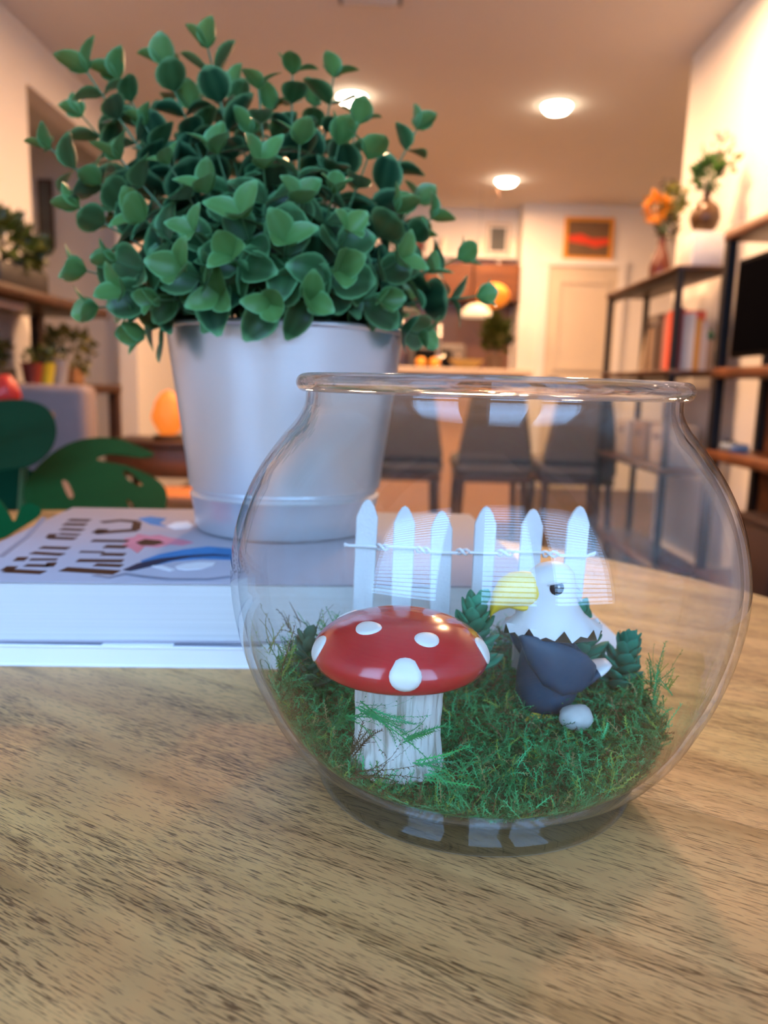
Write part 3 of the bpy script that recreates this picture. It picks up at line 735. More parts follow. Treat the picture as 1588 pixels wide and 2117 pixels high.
# ------------------------------------------------------------------ small picket fence
M['picket'] = simple('white_picket_wood', (0.68, 0.68, 0.68), 0.55, var=0.05, scale=300, bump=0.15, bscale=900)
M['wire'] = simple('white_wire', (0.80, 0.81, 0.83), 0.4, var=0.03)
FY = 0.262
fe = empty('picket_fence', (0.030, FY, 0.772), 0, 'miniature white picket fence joined by twisted wire behind the toadstool', 'fence')
pk = [(752, 1031), (835, 1046), (920, 1056), (1003, 1046), (1097, 1051), (1190, 1045)]
pkx = []
for i, (px, py) in enumerate(pk):
    tpv = aty(px, py, FY); bt = aty(px - 4, 1240, FY)
    x = tpv.x - 0.030; h = tpv.z - 0.772; wd = 0.00365; th = 0.0009
    pkx.append((x, h))
    sh = [(-wd * .97, 0), (wd * .97, 0), (wd, h * .5), (wd * 1.03, h - .0062), (wd * .62, h - .0024), (wd * .3, h - .0006), (0, h), (-wd * .3, h - .0006), (-wd * .62, h - .0024), (-wd * 1.03, h - .0062), (-wd, h * .5)]
    rings = [[(a * k, y, b - (1 - k) * 0.002) for a, b in sh] for y, k in ((-th, .93), (-th * .6, 1), (th * .6, 1), (th, .93))]
    MB().loft(rings).build('picket', M['picket'], fe, (x, random.uniform(-.0006, .0006), 0), (0, rad((1.5, 0.5, -1, 0.5, 1, 1.5)[i]), 0), angle=35)
zw = aty(1000, 1142, FY).z - 0.772
zl = aty(730, 1128, FY).z - 0.772
def wirez(x):
    x0, x1 = pkx[0][0], pkx[2][0]
    return zl + (zw - zl) * max(0, min(1, (x - x0) / (x1 - x0)))
for s in (1, -1):
    pts = []
    for i, (x, h) in enumerate(pkx):
        for k in range(5): xx = x - 0.0046 + 0.0092 * k / 4; pts.append((xx, s * 0.0021, wirez(xx) - 0.0004 * s + 0.0006 * math.sin(i * 2)))
        if i < 5:
            a = x + 0.0046; b = pkx[i + 1][0] - 0.0046; nt_ = 8
            for k in range(1, nt_):
                t = k / nt_; ph = 2 * PI * 1.0 * t; xx = a + (b - a) * t
                pts.append((xx, s * 0.0009 * math.cos(ph) , wirez(xx) + s * 0.0009 * math.sin(ph)))
    e0, e1 = pts[0], pts[-1]
    pts = [(e0[0] - 0.0016, e0[1] * 0.3, e0[2] + 0.0003)] + pts + [(e1[0] + 0.0018, e1[1] * 0.3, e1[2] + 0.0005), (e1[0] + 0.0034, 0.0004 * s, e1[2] + 0.001)]
    MB().tube(pts, 0.00052, 6).build('wire', M['wire'], fe)

# ------------------------------------------------------------------ plain eagle figurine
M['eaglewhite'] = simple('white_feather_paint', (0.72, 0.72, 0.72), 0.45, var=0.04)
M['slate'] = simple('slate_blue_paint', (0.020, 0.055, 0.095), 0.4, var=0.2, scale=120, spec=.3)
M['beak'] = simple('yellow_beak_paint', (0.80, 0.55, 0.03), 0.4, var=0.08, scale=100)
M['eyeblack'] = simple('eye_black', (0.006, 0.006, 0.008), 0.5, var=0.1, spec=.1)
EX, EY, EZ = 0.0535, 0.2355, 0.7665
eg = empty('eagle_figurine', (EX, EY, EZ), rad(6), 'small eagle figurine with white head and slate body standing in the moss', 'figurine')
def lo(pairs, n=28): return [ell(c, a, b, n) for c, a, b in pairs]
MB().loft(lo([((0, 0, .0015), .0035, .0035), ((0, 0, .003), .0075, .0070), ((0.0003, 0, .0075), .0093, .0085), ((.0005, 0, .013), .0095, .0086), ((.0006, 0, .0185), .0088, .0078),
              ((.0004, 0, .023), .0076, .0066), ((0, 0, .0275), .006, .0056), ((0, 0, .031), .005, .005)])).build('body', M['slate'], eg, angle=80)
# white head and ruff with a ragged feather hem
hd = [((.0010, 0, .0272), .0150, .0105), ((.0008, 0, .0290), .0128, .0095), ((.0004, 0, .0315), .0100, .0082), ((0, 0, .0345), .0082, .0074), ((-.0003, 0, .0375), .0074, .0070),
      ((-.0004, 0, .0410), .0074, .0070), ((-.0002, 0, .0438), .0066, .0062), ((0, 0, .0458), .0046, .0044), ((.0002, 0, .0468), .0018, .0017)]
rings = lo(hd, 36)
for k, p in enumerate(rings[0]): p.z += 0.0011 * (1 if k % 2 else -1) + 0.0010 * math.sin(k * 1.7); 
for k, p in enumerate(rings[1]): p.x *= 1 + (0.02 if k % 2 else -0.02)
MB().loft(rings).build('head', M['eaglewhite'], eg, angle=70)
for k, (zz, ln) in enumerate(((.040, .0030), (.037, .0034), (.034, .0032))):     # nape feathers
    MB().loft([ell((.0062, 0, zz), .0008, .0020, 8, Vector((0, 0, 1)), Vector((0, 1, 0))), ell((.0062 + ln * .6, 0, zz - .0008), .0006, .0014, 8, Vector((0, 0, 1)), Vector((0, 1, 0))),
               ell((.0062 + ln, 0, zz - .0020), .0001, .0003, 8, Vector((0, 0, 1)), Vector((0, 1, 0)))]).build('nape_feather', M['eaglewhite'], eg)
# hooked beak pointing to the toadstool side
def bring(x, z, h, wd): return [Vector((x, wd * math.cos(2 * PI * k / 16), z + h * math.sin(2 * PI * k / 16))) for k in range(16)]
MB().loft([bring(-.0030, .0384, .0050, .0052), bring(-.0085, .0388, .0054, .0050), bring(-.0128, .0384, .0052, .0045), bring(-.0158, .0370, .0046, .0036), bring(-.0176, .0346, .0034, .0025), bring(-.0182, .0318, .0016, .0012), bring(-.0181, .0300, .0003, .0003)]).build('beak', M['beak'], eg, angle=80)
MB().loft([bring(-.0050, .0338, .0014, .0034), bring(-.0090, .0336, .0013, .0030), bring(-.0128, .0338, .0006, .0018)]).build('lower_beak', M['beak'], eg)
for s in (-1, 1):
    Yv = Vector((0, 0, 1)); c = Vector((-.0008, s * .0068, .0408))
    e = MB().loft([ell(c + Vector((0, s * d, 0)), r, r, 14, Vector((1, 0, 0)), Yv) for d, r in ((-.0010, .0021), (.0002, .0021), (.0006, .0013), (.0007, .0002))]).build('eye', M['eyeblack'], eg)
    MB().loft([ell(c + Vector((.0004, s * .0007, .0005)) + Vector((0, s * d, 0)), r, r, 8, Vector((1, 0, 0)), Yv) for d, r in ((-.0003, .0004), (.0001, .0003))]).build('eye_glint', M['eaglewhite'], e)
    MB().tube([(-.0036, s * .0066, .0418), (-.0010, s * .0074, .0428), (.0018, s * .0068, .0428)], [.0004, .0007, .0004], 6).build('brow', M['eaglewhite'], eg)
    # folded wing: broad shoulder in front, pointed rear
    wr = []
    for t, x, z, hh, th in ((0, -.0112, .0262, .0006, .0005), (.15, -.0095, .0235, .0040, .0016), (.35, -.0055, .0200, .0074, .0024), (.6, .0005, .0178, .0086, .0027), (.8, .0070, .0168, .0068, .0022), (.92, .0108, .0168, .0042, .0015), (1, .0130, .0170, .0008, .0005)):
        yy = s * (.0070 + .0022 * math.sin(PI * t) - .0012 * t)
        wr.append([Vector((x - 0.25 * hh * math.sin(2 * PI * k / 16), yy + th * math.cos(2 * PI * k / 16), z + hh * math.sin(2 * PI * k / 16))) for k in range(16)])
    MB().loft(wr).build('wing', M['slate'], eg, angle=80)
    for tx in (-.0022, .0002, .0024):
        MB().tube([(tx * .4 - .001, s * .0040, .0026), (tx - .0030, s * .0044 - .0006, .0016), (tx - .0052, s * .0044 - .001, .0004)], [.0010, .0010, .0004], 6).build('talon', M['beak'], eg)
tr_ = []
for t in range(6):
    u = t / 5; tr_.append(ell((.0065 + .0085 * u, -.0005, .0100 + .0045 * u * u), .0024 - .0008 * u, .0042 + .0010 * u, 14, Vector((-.35, 0, 1)).normalized(), Vector((0, 1, 0))))
MB().loft(tr_).build('tail', M['slate'], eg, angle=80)
tr_ = []
for t in range(5):
    u = t / 4; tr_.append(ell((.0148 + .0042 * u, -.0005, .0143 + .0022 * u), (.0019 - .0012 * u), .0054 * (1 - .45 * u * u), 14, Vector((-.5, 0, 1)).normalized(), Vector((0, 1, 0))))
MB().loft(tr_).build('tail_tip', M['eaglewhite'], eg, angle=80)

eg.scale = (1.06, 1.06, 1.08)
# white pebble in the moss
M['stone'] = simple('white_stone', (0.50, 0.50, 0.47), 0.6, var=0.15, scale=300)
pb = bmesh.new(); bmesh.ops.create_icosphere(pb, subdivisions=3, radius=1)
for v in pb.verts:
    k = 1 + 0.12 * noise.noise(v.co * 1.6); v.co = Vector((v.co.x * .0055 * k, v.co.y * .0046 * k, v.co.z * .0038 * k))
for f in pb.faces: f.smooth = True
me = bpy.data.meshes.new('pebble'); pb.to_mesh(me); pb.free(); me.materials.append(M['stone'])
c = aty(1192, 1482, .222); tag(mkobj('pebble', me, None, c, (0, 0, 0.4)), 'white rounded pebble in the moss at the foot of the eagle figurine', 'stone')

# ------------------------------------------------------------------ succulents
M['succ'] = leaf_mat('succulent_leaf', edge=(0.12, 0.34, 0.20), rough=0.55)
def fat_leaf():
    rings = []
    for t, wv, th in ((0, .13, .06), (.2, .22, .10), (.5, .30, .12), (.75, .29, .10), (.9, .17, .06), (1.0, .03, .02)):
        rings.append([Vector((wv * math.cos(2 * PI * k / 10), t, 0.18 * t * t + th * math.sin(2 * PI * k / 10))) for k in range(10)])
    me = MB().loft(rings).mesh('leaf', M['succ']); return me
FL = fat_leaf()
def succulent(px, py, Y, hgt, n, size, label, tilt=(0, 0), tone=(0.035, 0.30, 0.17)):
    tp = aty(px, py, Y); e = empty('succulent', (tp.x, tp.y, tp.z - hgt), 0, label, 'succulent', 'succulents in the bowl')
    ax = Vector((tilt[0], tilt[1], 1)).normalized()
    MB().tube([(0, 0, 0), ax * hgt * .5, ax * hgt * .93], [.0014, .0012, .0006], 6).build('stem', M['stem'], e)
    for k in range(n):
        t = k / (n - 1); ph = k * 2.399; p = ax * hgt * (0.15 + 0.80 * t)
        lean = 0.25 + 1.5 * t ** 2.0; s1 = Vector((math.cos(ph), math.sin(ph), 0))
        yd = (s1 + ax * lean).normalized(); zd = (ax - yd * ax.dot(yd)).normalized() if t < .98 else s1.orthogonal().normalized(); zd = (zd - yd * zd.dot(yd)).normalized()
        Rm = Matrix((yd.cross(zd), yd, zd)).transposed().to_4x4(); sz = size * (1.0 - 0.45 * t) * random.uniform(.9, 1.1)
        o = mkobj('leaf', FL, e); o.matrix_local = Matrix.Translation(p) @ Rm @ Matrix.Scale(sz, 4)
        h = random.uniform(.8, 1.25); o.color = (tone[0] * h, tone[1] * h, tone[2] * h, 1)
succulent(968, 1246, .236, .026, 40, .0120, 'dark green succulent with pointed leaves between the toadstool and the eagle', (0.1, 0))
succulent(1212, 1272, .256, .026, 38, .0130, 'dark green succulent behind the tail of the eagle figurine', (-0.1, 0))
succulent(1262, 1318, .250, .020, 30, .0115, 'spreading green succulent at the end of the fence near the moss wisps', (0.35, 0), (0.03, 0.26, 0.16))
succulent(645, 1320, .235, .018, 14, .0105, 'pale green succulent half hidden beside the toadstool cap', (-0.1, 0), (0.09, 0.20, 0.13))

# ================================================================== the room behind
def leafcloud(name, parent, centre, rx, ry, rz, n, size, tones, stuff=True, up=0.3):
    vs, fs, cs = [], [], []
    for k in range(n):
        d = Vector((random.gauss(0, 1), random.gauss(0, 1), random.gauss(0, 1))).normalized(); r = random.uniform(.35, 1) ** .5
        p = Vector(centre) + Vector((d.x * rx * r, d.y * ry * r, d.z * rz * r))
        yd = (d + Vector((random.gauss(0, .5), random.gauss(0, .5), up + random.gauss(0, .4)))).normalized(); zd = yd.orthogonal().normalized(); zd.rotate(Matrix.Rotation(random.uniform(0, 6.28), 3, yd)); xd = yd.cross(zd)
        s = size * random.uniform(.6, 1.3); n0 = len(vs); w_ = s * .34
        vs += [p, p + yd * s * .4 + xd * w_, p + yd * s * .45 - zd * s * .06, p + yd * s * .4 - xd * w_, p + yd * s]
        fs += [(n0, n0 + 1, n0 + 2), (n0, n0 + 2, n0 + 3), (n0 + 1, n0 + 4, n0 + 2), (n0 + 2, n0 + 4, n0 + 3)]
        c = random.choice(tones); h = random.uniform(.7, 1.3); cs += [c[0] * h, c[1] * h, c[2] * h, 1.0] * 5
    me = bpy.data.meshes.new(name); me.from_pydata(vs, [], fs); ca = me.color_attributes.new('tone', 'FLOAT_COLOR', 'POINT'); ca.data.foreach_set('color', cs)
    me.materials.append(M['leafattr']); o = mkobj(name, me, parent)
    if stuff: tag(o, kind='stuff')
    return o
OLIVE = ((0.05, 0.075, 0.012), (0.10, 0.12, 0.02), (0.02, 0.035, 0.008)); GREEN = ((0.03, 0.10, 0.02), (0.06, 0.16, 0.03), (0.015, 0.05, 0.012))

# --- painting above the door
def framed(name, x0, x1, z0, z1, y, fw, fm, pm_, label, mat_w=0.0):
    e = empty(name, ((x0 + x1) / 2, y, z0), 0, label, 'picture'); w_, h = x1 - x0, z1 - z0
    f = MB().box(-w_ / 2, -w_ / 2 + fw, -.03, 0, 0, h).box(w_ / 2 - fw, w_ / 2, -.03, 0, 0, h).box(-w_ / 2 + fw, w_ / 2 - fw, -.03, 0, 0, fw).box(-w_ / 2 + fw, w_ / 2 - fw, -.03, 0, h - fw, h)
    f.build('frame', fm, e, smooth=False)
    if mat_w: MB().box(-w_ / 2 + fw, w_ / 2 - fw, -.014, -.001, fw, h - fw).build('mat_board', M['white'], e, smooth=False)
    k = fw + mat_w
    MB().box(-w_ / 2 + k, w_ / 2 - k, -.018, -.0011, k, h - k).build('picture_print', pm_, e, smooth=False)
    return e, w_, h
M['orangeframe'] = simple('orange_gilt_frame', (0.75, 0.32, 0.03), 0.4, var=.15)
M['paintbrown'] = simple('brown_canvas', (0.17, 0.10, 0.05), 0.7, var=.2, scale=12)
M['paintred'] = simple('red_brushstroke', (0.75, 0.06, 0.02), 0.6, var=.2, scale=20)
e, w_, h = framed('framed_painting', 1.475, 1.895, 1.985, 2.335, 6.898, .030, M['orangeframe'], M['paintbrown'], 'orange framed painting with a red band hanging above the far door')
band = [(-.175, .20), (-.06, .215), (.02, .18), (.175, .185), (.175, .135), (.06, .105), (-.03, .13), (-.175, .15)]
MB().loft([[(a, -.0182, b) for a, b in band], [(a, -.0195, b) for a, b in band]]).build('red_band', M['paintred'], e, smooth=False)
M['greyprint'] = simple('grey_print', (0.10, 0.11, 0.11), 0.6, var=.5, scale=9)
M['redprint'] = simple('red_print', (0.40, 0.12, 0.09), 0.6, var=.4, scale=9)
M['palewood'] = simple('pale_wood', (0.55, 0.42, 0.30), 0.5, var=.1)
framed('small_picture', .842, 1.045, 2.05, 2.315, YB - .002, .012, M['palewood'], M['greyprint'], 'small grey print standing on the white kitchen shelf', .02)
framed('small_picture', .12, .31, 2.05, 2.335, YB - .002, .012, M['palewood'], M['redprint'], 'small red print on the white kitchen shelf beside the plant', .012)
# --- shelf with white jars
M['cream'] = simple('cream_glaze', (0.85, 0.80, 0.70), 0.25, var=.03)
ks = empty('display_shelf', (.5, YB - .002, 1.995), 0, 'long white shelf above the brown kitchen cabinets', 'shelf')
bevel_box('shelf_board', -.85, .6, -.16, 0, 0, .03, .004, M['white'], ks)
for s in (-.7, 0, .45): MB().box(s - .01, s + .01, -.12, 0, -.06, 0).build('bracket', M['white'], ks, smooth=False)
JL = ('small cream jar touching the small red print', 'small cream jar second along from the red print', 'small cream jar second along from the grey print', 'small cream jar touching the small grey print', 'small cream jar between the grey print and the door pillar')
for i, px in enumerate((885, 917, 968, 995, 1062)):
    p = aty(px, 520, YB - .11); e = empty('white_jar', (p.x, YB - .09, 2.0255), 0, JL[i], 'jar', 'cream jars on the kitchen shelf')
    MB().lathe([(0, 0), (.030, 0), (.036, .02), (.036, .10), (.028, .125), (.026, .135), (.0, .135)], 24).build('jar_body', M['cream'], e)
    MB().lathe([(0, .1355), (.028, .1355), (.028, .145), (.008, .150), (.008, .16), (0, .162)], 20).build('lid', M['cream'], e)
# --- wall cabinets of brown wood
for k in range(4):
    x0 = -.52 + k * .41
    e = empty('kitchen_cabinet', (x0 + .2, YB - .002, 0), 0, ('brown wall cabinet farthest from the white door pillar', 'brown wall cabinet third from the white door pillar', 'brown wall cabinet second from the white door pillar', 'brown wall cabinet right beside the white door pillar')[k], 'cabinet', 'brown kitchen wall cabinets')
    MB().box(-.2, .2, -.30, 0, 1.62, 1.93).build('cabinet_body', M['redwood'], e, smooth=False)
    d = MB().box(-.19, .19, -.32, -.3005, 1.63, 1.92).build('cabinet_door', M['redwood'], e, smooth=False)
    MB().lathe([(0, 0), (.006, 0), (.006, .015), (.012, .02), (.010, .028), (0, .03)], 12).build('knob', M['blackmetal'], d, (.16, -.3205, 1.68), (rad(90), 0, 0))
M['splash'] = simple('brown_tile', (0.16, 0.07, 0.033), 0.35, var=.3, scale=6)
struct('wall_splashback', MB().box(-1.0, 1.10, YB - .012, YB - .0005, 0.90, 1.615), M['splash'])
kb = empty('kitchen_counter', (.2, YB - .02, 0), 0, 'dark kitchen counter run along the far wall', 'counter')
MB().box(-1.2, .88, -.60, 0, 0.0, .86).build('base_cabinet', M['redwood'], kb, smooth=False)
bevel_box('worktop', -1.2, .90, -.63, 0, .8602, .90, .004, M['darkwood'], kb)
# dark oven hood like appliance and rack with pans below the cabinets
M['greyish'] = simple('grey_enamel', (0.14, 0.12, 0.11), 0.4, var=.3, scale=8)
e = empty('kitchen_appliance', (.42, YB - .25, .9005), 0, 'dark grey appliance standing on the far kitchen counter', 'appliance')
bevel_box('housing', -.24, .24, -.18, .18, 0, .34, .02, M['greyish'], e); bevel_box('front_door', -.20, .12, -.19, -.1805, .05, .29, .003, M['black'], e)
for zz in (.08, .16, .24): MB().lathe([(0, 0), (.015, 0), (.013, .02), (0, .02)], 14).build('dial', M['palewood'], e, (.18, -.1805, zz), (rad(90), 0, 0))
# --- orange paper lantern hanging in the kitchen
M['lantern'] = simple('orange_paper', (0.75, 0.25, 0.03), 0.8, var=.06, emit=(1.0, 0.26, 0.02), es=0.7)
p = aty(1020, 612, 6.2)
e = empty('paper_lantern', (p.x, 6.2, p.z), 0, 'glowing orange round paper lantern hanging in the kitchen', 'lantern')
lp = [(0.125 * math.sin(PI * k / 18) * (1 + (.02 if k % 2 else 0)), -.095 * math.cos(PI * k / 18)) for k in range(19)]; lp[0] = (.02, lp[0][1]); lp[-1] = (.02, lp[-1][1])
MB().lathe(lp, 32).build('shade', M['lantern'], e)
MB().tube([(0, 0, .09), (0, 0, ZC - p.z)], .0008, 6).build('cord', M['darkwood'], e)
p = aty(985, 645, 6.0)
M['palelamp'] = simple('pale_lamp_shade', (0.85, 0.75, 0.55), 0.7, emit=(1.0, .78, .5), es=0.7)
e = empty('pendant_lamp', (p.x, 6.0, p.z), 0, 'pale glowing dish shaped pendant lamp under the orange lantern', 'lamp')
MB().lathe([(.02, .06), (.06, .05), (.115, .0), (.12, -.03), (.115, -.035), (.0, -.03)], 32).build('shade', M['palelamp'], e); MB().tube([(0, 0, .06), (0, 0, ZC - p.z)], .0008, 6).build('cord', M['darkwood'], e)

# --- peninsula counter with tap, plant and fruit
M['peach'] = simple('peach_panel', (0.62, 0.36, 0.21), 0.6, var=.08)
pn = empty('breakfast_bar', (.10, 5.25, 0), 0, 'peach fronted breakfast bar behind the grey dining chairs', 'counter')
MB().box(-.95, .78, -.20, .25, 0, .955).build('bar_front', M['peach'], pn, smooth=False); bevel_box('bar_top', -1.0, .82, -.30, .30, .9552, .995, .006, M['palewood'], pn)
p = aty(905, 750, 5.25)
e = empty('kitchen_tap', (p.x, 5.25, .9955), 0, 'tall chrome kitchen tap on the breakfast bar', 'tap'); M['chrome'] = simple('chrome', (0.75, 0.72, 0.70), 0.2, 1.0, var=.03)
MB().tube([(0, 0, 0), (0, 0, .20), (0, -.02, .26), (0, -.07, .28), (0, -.12, .26), (0, -.13, .20)], .014, 12).build('spout', M['chrome'], e); MB().lathe([(0, 0), (.03, 0), (.03, .012), (.018, .03), (0, .03)], 20).build('base', M['chrome'], e); MB().tube([(.0, 0, .06), (.05, 0, .09)], .007, 8).build('lever', M['chrome'], e)
M['terracotta'] = simple('dark_pot', (0.10, 0.06, 0.035), 0.6)
p = aty(1022, 755, 5.2); e = empty('potted_plant', (p.x, 5.2, .9955), 0, 'dark olive upright plant in a pot on the breakfast bar', 'plant')
MB().lathe([(0, 0), (.045, 0), (.06, .09), (.063, .10), (.055, .10), (.05, .085), (0, .085)], 24).build('pot', M['terracotta'], e); leafcloud('foliage', e, (0, 0, .22), .06, .05, .11, 160, .08, ((0.05, 0.06, 0.008), (0.035, 0.045, 0.006)), up=1.2)
M['orangefruit'] = simple('orange_peel', (0.75, 0.30, 0.03), 0.5, var=.1, bump=.2, bscale=400)
for dx in (0, .09):
    p = aty(883, 750, 5.12); MBx = MB().lathe([(0, -.034), (.015, -.032), (.030, -.018), (.036, 0), (.031, .018), (.016, .031), (.004, .032), (0, .030)], 20)
    tag(MBx.build('orange', M['orangefruit'], None, (p.x - .04 + dx, 5.12, 1.0295)), ('round orange farther from the chrome tap on the bar' if not dx else 'round orange close to the chrome tap on the bar'), 'fruit', 'oranges on the breakfast bar')
M['yellowgreen'] = simple('yellow_cloth', (0.48, 0.36, 0.12), 0.8, var=.2, scale=20)
p = aty(965, 750, 5.1); e = empty('fruit_bowl', (p.x, 5.12, .9955), 0, 'shallow yellowish bowl on the breakfast bar beside the tap', 'bowl')
MB().lathe([(0, 0), (.05, 0), (.06, .008), (.11, .05), (.118, .058), (.112, .058), (.055, .014), (0, .012)], 32).build('bowl_body', M['yellowgreen'], e)

# --- three upholstered dining chairs
def chair(x, y, rz, label):
    e = empty('dining_chair', (x, y, 0), rz, label, 'chair', 'taupe dining chairs at the breakfast bar')
    bevel_box('seat', -.205, .205, -.22, .22, .41, .50, .03, M['taupe'], e, 3)
    bm_ = bevel_box('backrest', -.205, .205, -.035, .035, 0, .40, .028, M['taupe'], e, 3, (0, -.205, .485), (rad(6), 0, 0), taper=.66)
    bevel_box('seat_frame', -.195, .195, -.205, .205, .37, .4095, .004, M['darkwood'], e, 1)
    for sx in (-1, 1):
        for sy in (-1, 1): MB().tube([(sx * .17, sy * .18, .372), (sx * .185, sy * .195, 0)], [.020, .014], 8).build('leg', M['darkwood'], e)
    return e
c0 = [aty(px, 880, 4.32).x for px in (838, 1015, 1184)]
for x, l in zip(c0, ('taupe upholstered dining chair nearest the metal bucket', 'taupe upholstered dining chair between two others', 'taupe upholstered dining chair nearest the black metal shelf')): chair(x, 4.32, 0, l)

# --- black metal shelf with brown boards on the right
SX0, SX1, SY0, SY1, SZT = 1.12, 1.30, 3.09, 4.02, 1.34
sh = empty('metal_shelf', (SX0, SY0, 0), 0, 'black metal frame shelf with brown boards holding vases and books', 'shelf')
for (a, b) in ((0, 0), (SX1 - SX0, 0), (0, SY1 - SY0), (SX1 - SX0, SY1 - SY0)): MB().box(a - .012, a + .012, b - .012, b + .012, 0, SZT).build('post', M['blackmetal'], sh, smooth=False)
for z in (SZT, .955, .56, .15):
    bevel_box('shelf_board', -.02, SX1 - SX0 + .02, -.02, SY1 - SY0 + .02, z - (0 if z == SZT else .012), z + (.02 if z == SZT else .010), .002, M['darkwood'], sh, 1)
for z in (SZT - .012, .93): MB().box(-.011, .011, .012, SY1 - SY0 - .012, z - .012, z + .0).build('rail', M['blackmetal'], sh, smooth=False)
bt = .966
BK = [((0.03, 0.02, 0.02), 'dark brown'), ((0.10, 0.05, 0.03), 'brown'), ((0.55, 0.20, 0.16), 'pink'), ((0.75, 0.10, 0.05), 'bright red'), ((0.22, 0.17, 0.13), 'taupe'), ((0.05, 0.035, 0.03), 'black'), ((0.40, 0.25, 0.14), 'tan')]
def book(name, x, y, z, th, dp, hh, colr, label, rz=0):
    m = simple('cover_' + label.split()[0] + str(len(bpy.data.materials)), colr, .5, var=.1)
    e = empty(name, (x, y, z), rz, label, 'book', 'books on the metal shelf')
    MB().box(0, dp, 0, .002, 0, hh).box(0, dp, th - .002, th, 0, hh).box(0, .002, .002, th - .002, 0, hh).build('cover', m, e, smooth=False)
    MB().box(.0022, dp - .004, .0021, th - .0021, .003, hh - .003).build('page_block', M['pages'], e, smooth=False)
yy = 3.16
for k, i in enumerate((3, 2, 5, 1, 0, 4, 6, 0)):
    th = (.055, .04, .03, .035, .03, .03, .03, .04)[k]; hh = (.235, .225, .21, .23, .19, .20, .18, .20)[k]
    book('shelf_book', SX0 + .012, yy, bt, th, .13, hh, BK[i][0], '%s standing book on the metal shelf%s' % (BK[i][1], (' at the dark end of the row' if k == 7 else ' beside the taupe book' if k == 4 else '')))
    yy += th + .002
xx = SX0 + .014
for k, (c, l, th, hh) in enumerate((((.20, .02, .02), 'dark red', .022, .24), ((.45, .43, .42), 'grey', .024, .215), ((.70, .66, .60), 'off white', .02, .22), ((.62, .30, .06), 'yellow orange', .024, .20), ((.55, .48, .45), 'pale mauve', .026, .19), ((.42, .28, .18), 'beige', .026, .12))):
    # spines towards the near end of the shelf
    m = None; book('shelf_book', xx + th, 3.105, bt, th, .045, hh, c, '%s thin book at the near end of the metal shelf' % l, rad(90)); xx += th + .0015
M['greencloth'] = simple('green_ceramic', (0.02, 0.16, 0.08), .3)
tag(MB().lathe([(0, 0), (.020, 0), (.026, .012), (.022, .03), (.010, .04), (0, .041)], 20).build('green_ornament', M['greencloth'], None, (1.262, 3.128, bt + .1205)), 'small green ornament lying on the beige book', 'ornament')
bd = tag(bevel_box('leaning_board', -.004, .004, -.12, .12, 0, .28, .001, M['palewood'], None, 1, (1.265, 3.82, bt + .0015), (0, rad(6), 0)), 'pale board leaning at the far end of the metal shelf', 'board')
# lower shelf items
for k, (y, c, l) in enumerate(((3.25, (.55, .45, .36), 'beige'), (3.5, (.30, .20, .12), 'brown'), (3.75, (.45, .38, .32), 'light grey'))):
    e = empty('storage_basket', (1.21, y, .571), 0, '%s storage basket on the lower board of the metal shelf' % l, 'basket', 'baskets on the metal shelf'); m = simple('basket_' + l.replace(' ', '_'), c, .8, var=.3, scale=40)
    bevel_box('basket_body', -.07, .07, -.09, .09, 0, .17, .012, m, e); MB().tube([(-.072, -.04, .13), (-.082, 0, .12), (-.072, .04, .13)], .005, 6).build('handle', M['darkwood'], e)
ZT = SZT + .0205
M['blockwhite'] = simple('white_block', (0.64, 0.64, 0.63), .5, var=.05)
bevel_box('x', 0, 1, 0, 1, 0, 1, 0, M['blockwhite']); bpy.data.objects.remove(bpy.data.objects['x'])
pbk = empty('white_planter', (1.225, 3.165, ZT), 0, 'square white planter box at the near end of the metal shelf', 'planter')
bevel_box('planter_body', -.062, .062, -.062, .062, 0, .125, .006, M['blockwhite'], pbk); bevel_box('planter_top', -.056, .056, -.056, .056, .1252, .135, .003, M['blockwhite'], pbk)
M['brownglass'] = simple('brown_glass', (0.075, 0.036, 0.012), .3, var=.2, spec=.4)
M['amber'] = simple('amber_glass', (0.085, 0.016, 0.007), .3, var=.2, spec=.4)
vz = empty('round_vase', (1.225, 3.165, ZT + .1355), 0, 'round brown vase of green sprigs on the white planter box', 'vase')
MB().lathe([(0, 0), (.022, 0), (.045, .018), (.058, .055), (.050, .095), (.028, .118), (.014, .126), (.013, .15), (.016, .155), (.011, .155), (.010, .125), (0, .12)], 32).build('vase_body', M['brownglass'], vz)
fl = empty('flower_sprigs', (1.225, 3.165, ZT + .1355 + .12), 0, 'green sprigs with pale pink blossom in the round brown vase', 'flowers')
smb = MB()
for k in range(7):
    a = k * 2.4; smb.tube([(0, 0, 0), (.006 * math.cos(a), .006 * math.sin(a), .06), (.035 * math.cos(a) + .01, .035 * math.sin(a), .16), (.06 * math.cos(a) + .02, .06 * math.sin(a), .21)], .002, 5)
smb.build('stems', M['stem'], fl); leafcloud('foliage', fl, (.004, 0, .10), .045, .045, .055, 110, .04, GREEN, up=.8); leafcloud('foliage', fl, (.055, 0, .145), .045, .045, .028, 45, .03, ((.18, .19, .08), (.10, .15, .04)), up=.5)
leafcloud('blossom', fl, (.04, 0, .215), .05, .03, .04, 40, .022, ((.50, .28, .24), (.45, .30, .22)), up=.5)
am = empty('amber_bottle', (1.205, 3.58, ZT), 0, 'tall dark amber bottle of orange flowers on the metal shelf', 'bottle')
MB().lathe([(0, 0), (.040, 0), (.046, .01), (.046, .07), (.036, .11), (.020, .15), (.014, .19), (.016, .20), (.010, .20), (.010, .15), (0, .14)], 32).build('bottle_body', M['amber'], am)
fo = empty('flower_sprigs', (1.205, 3.58, ZT + .16), 0, 'orange and green dried flowers in the tall amber bottle', 'flowers')
smb = MB()
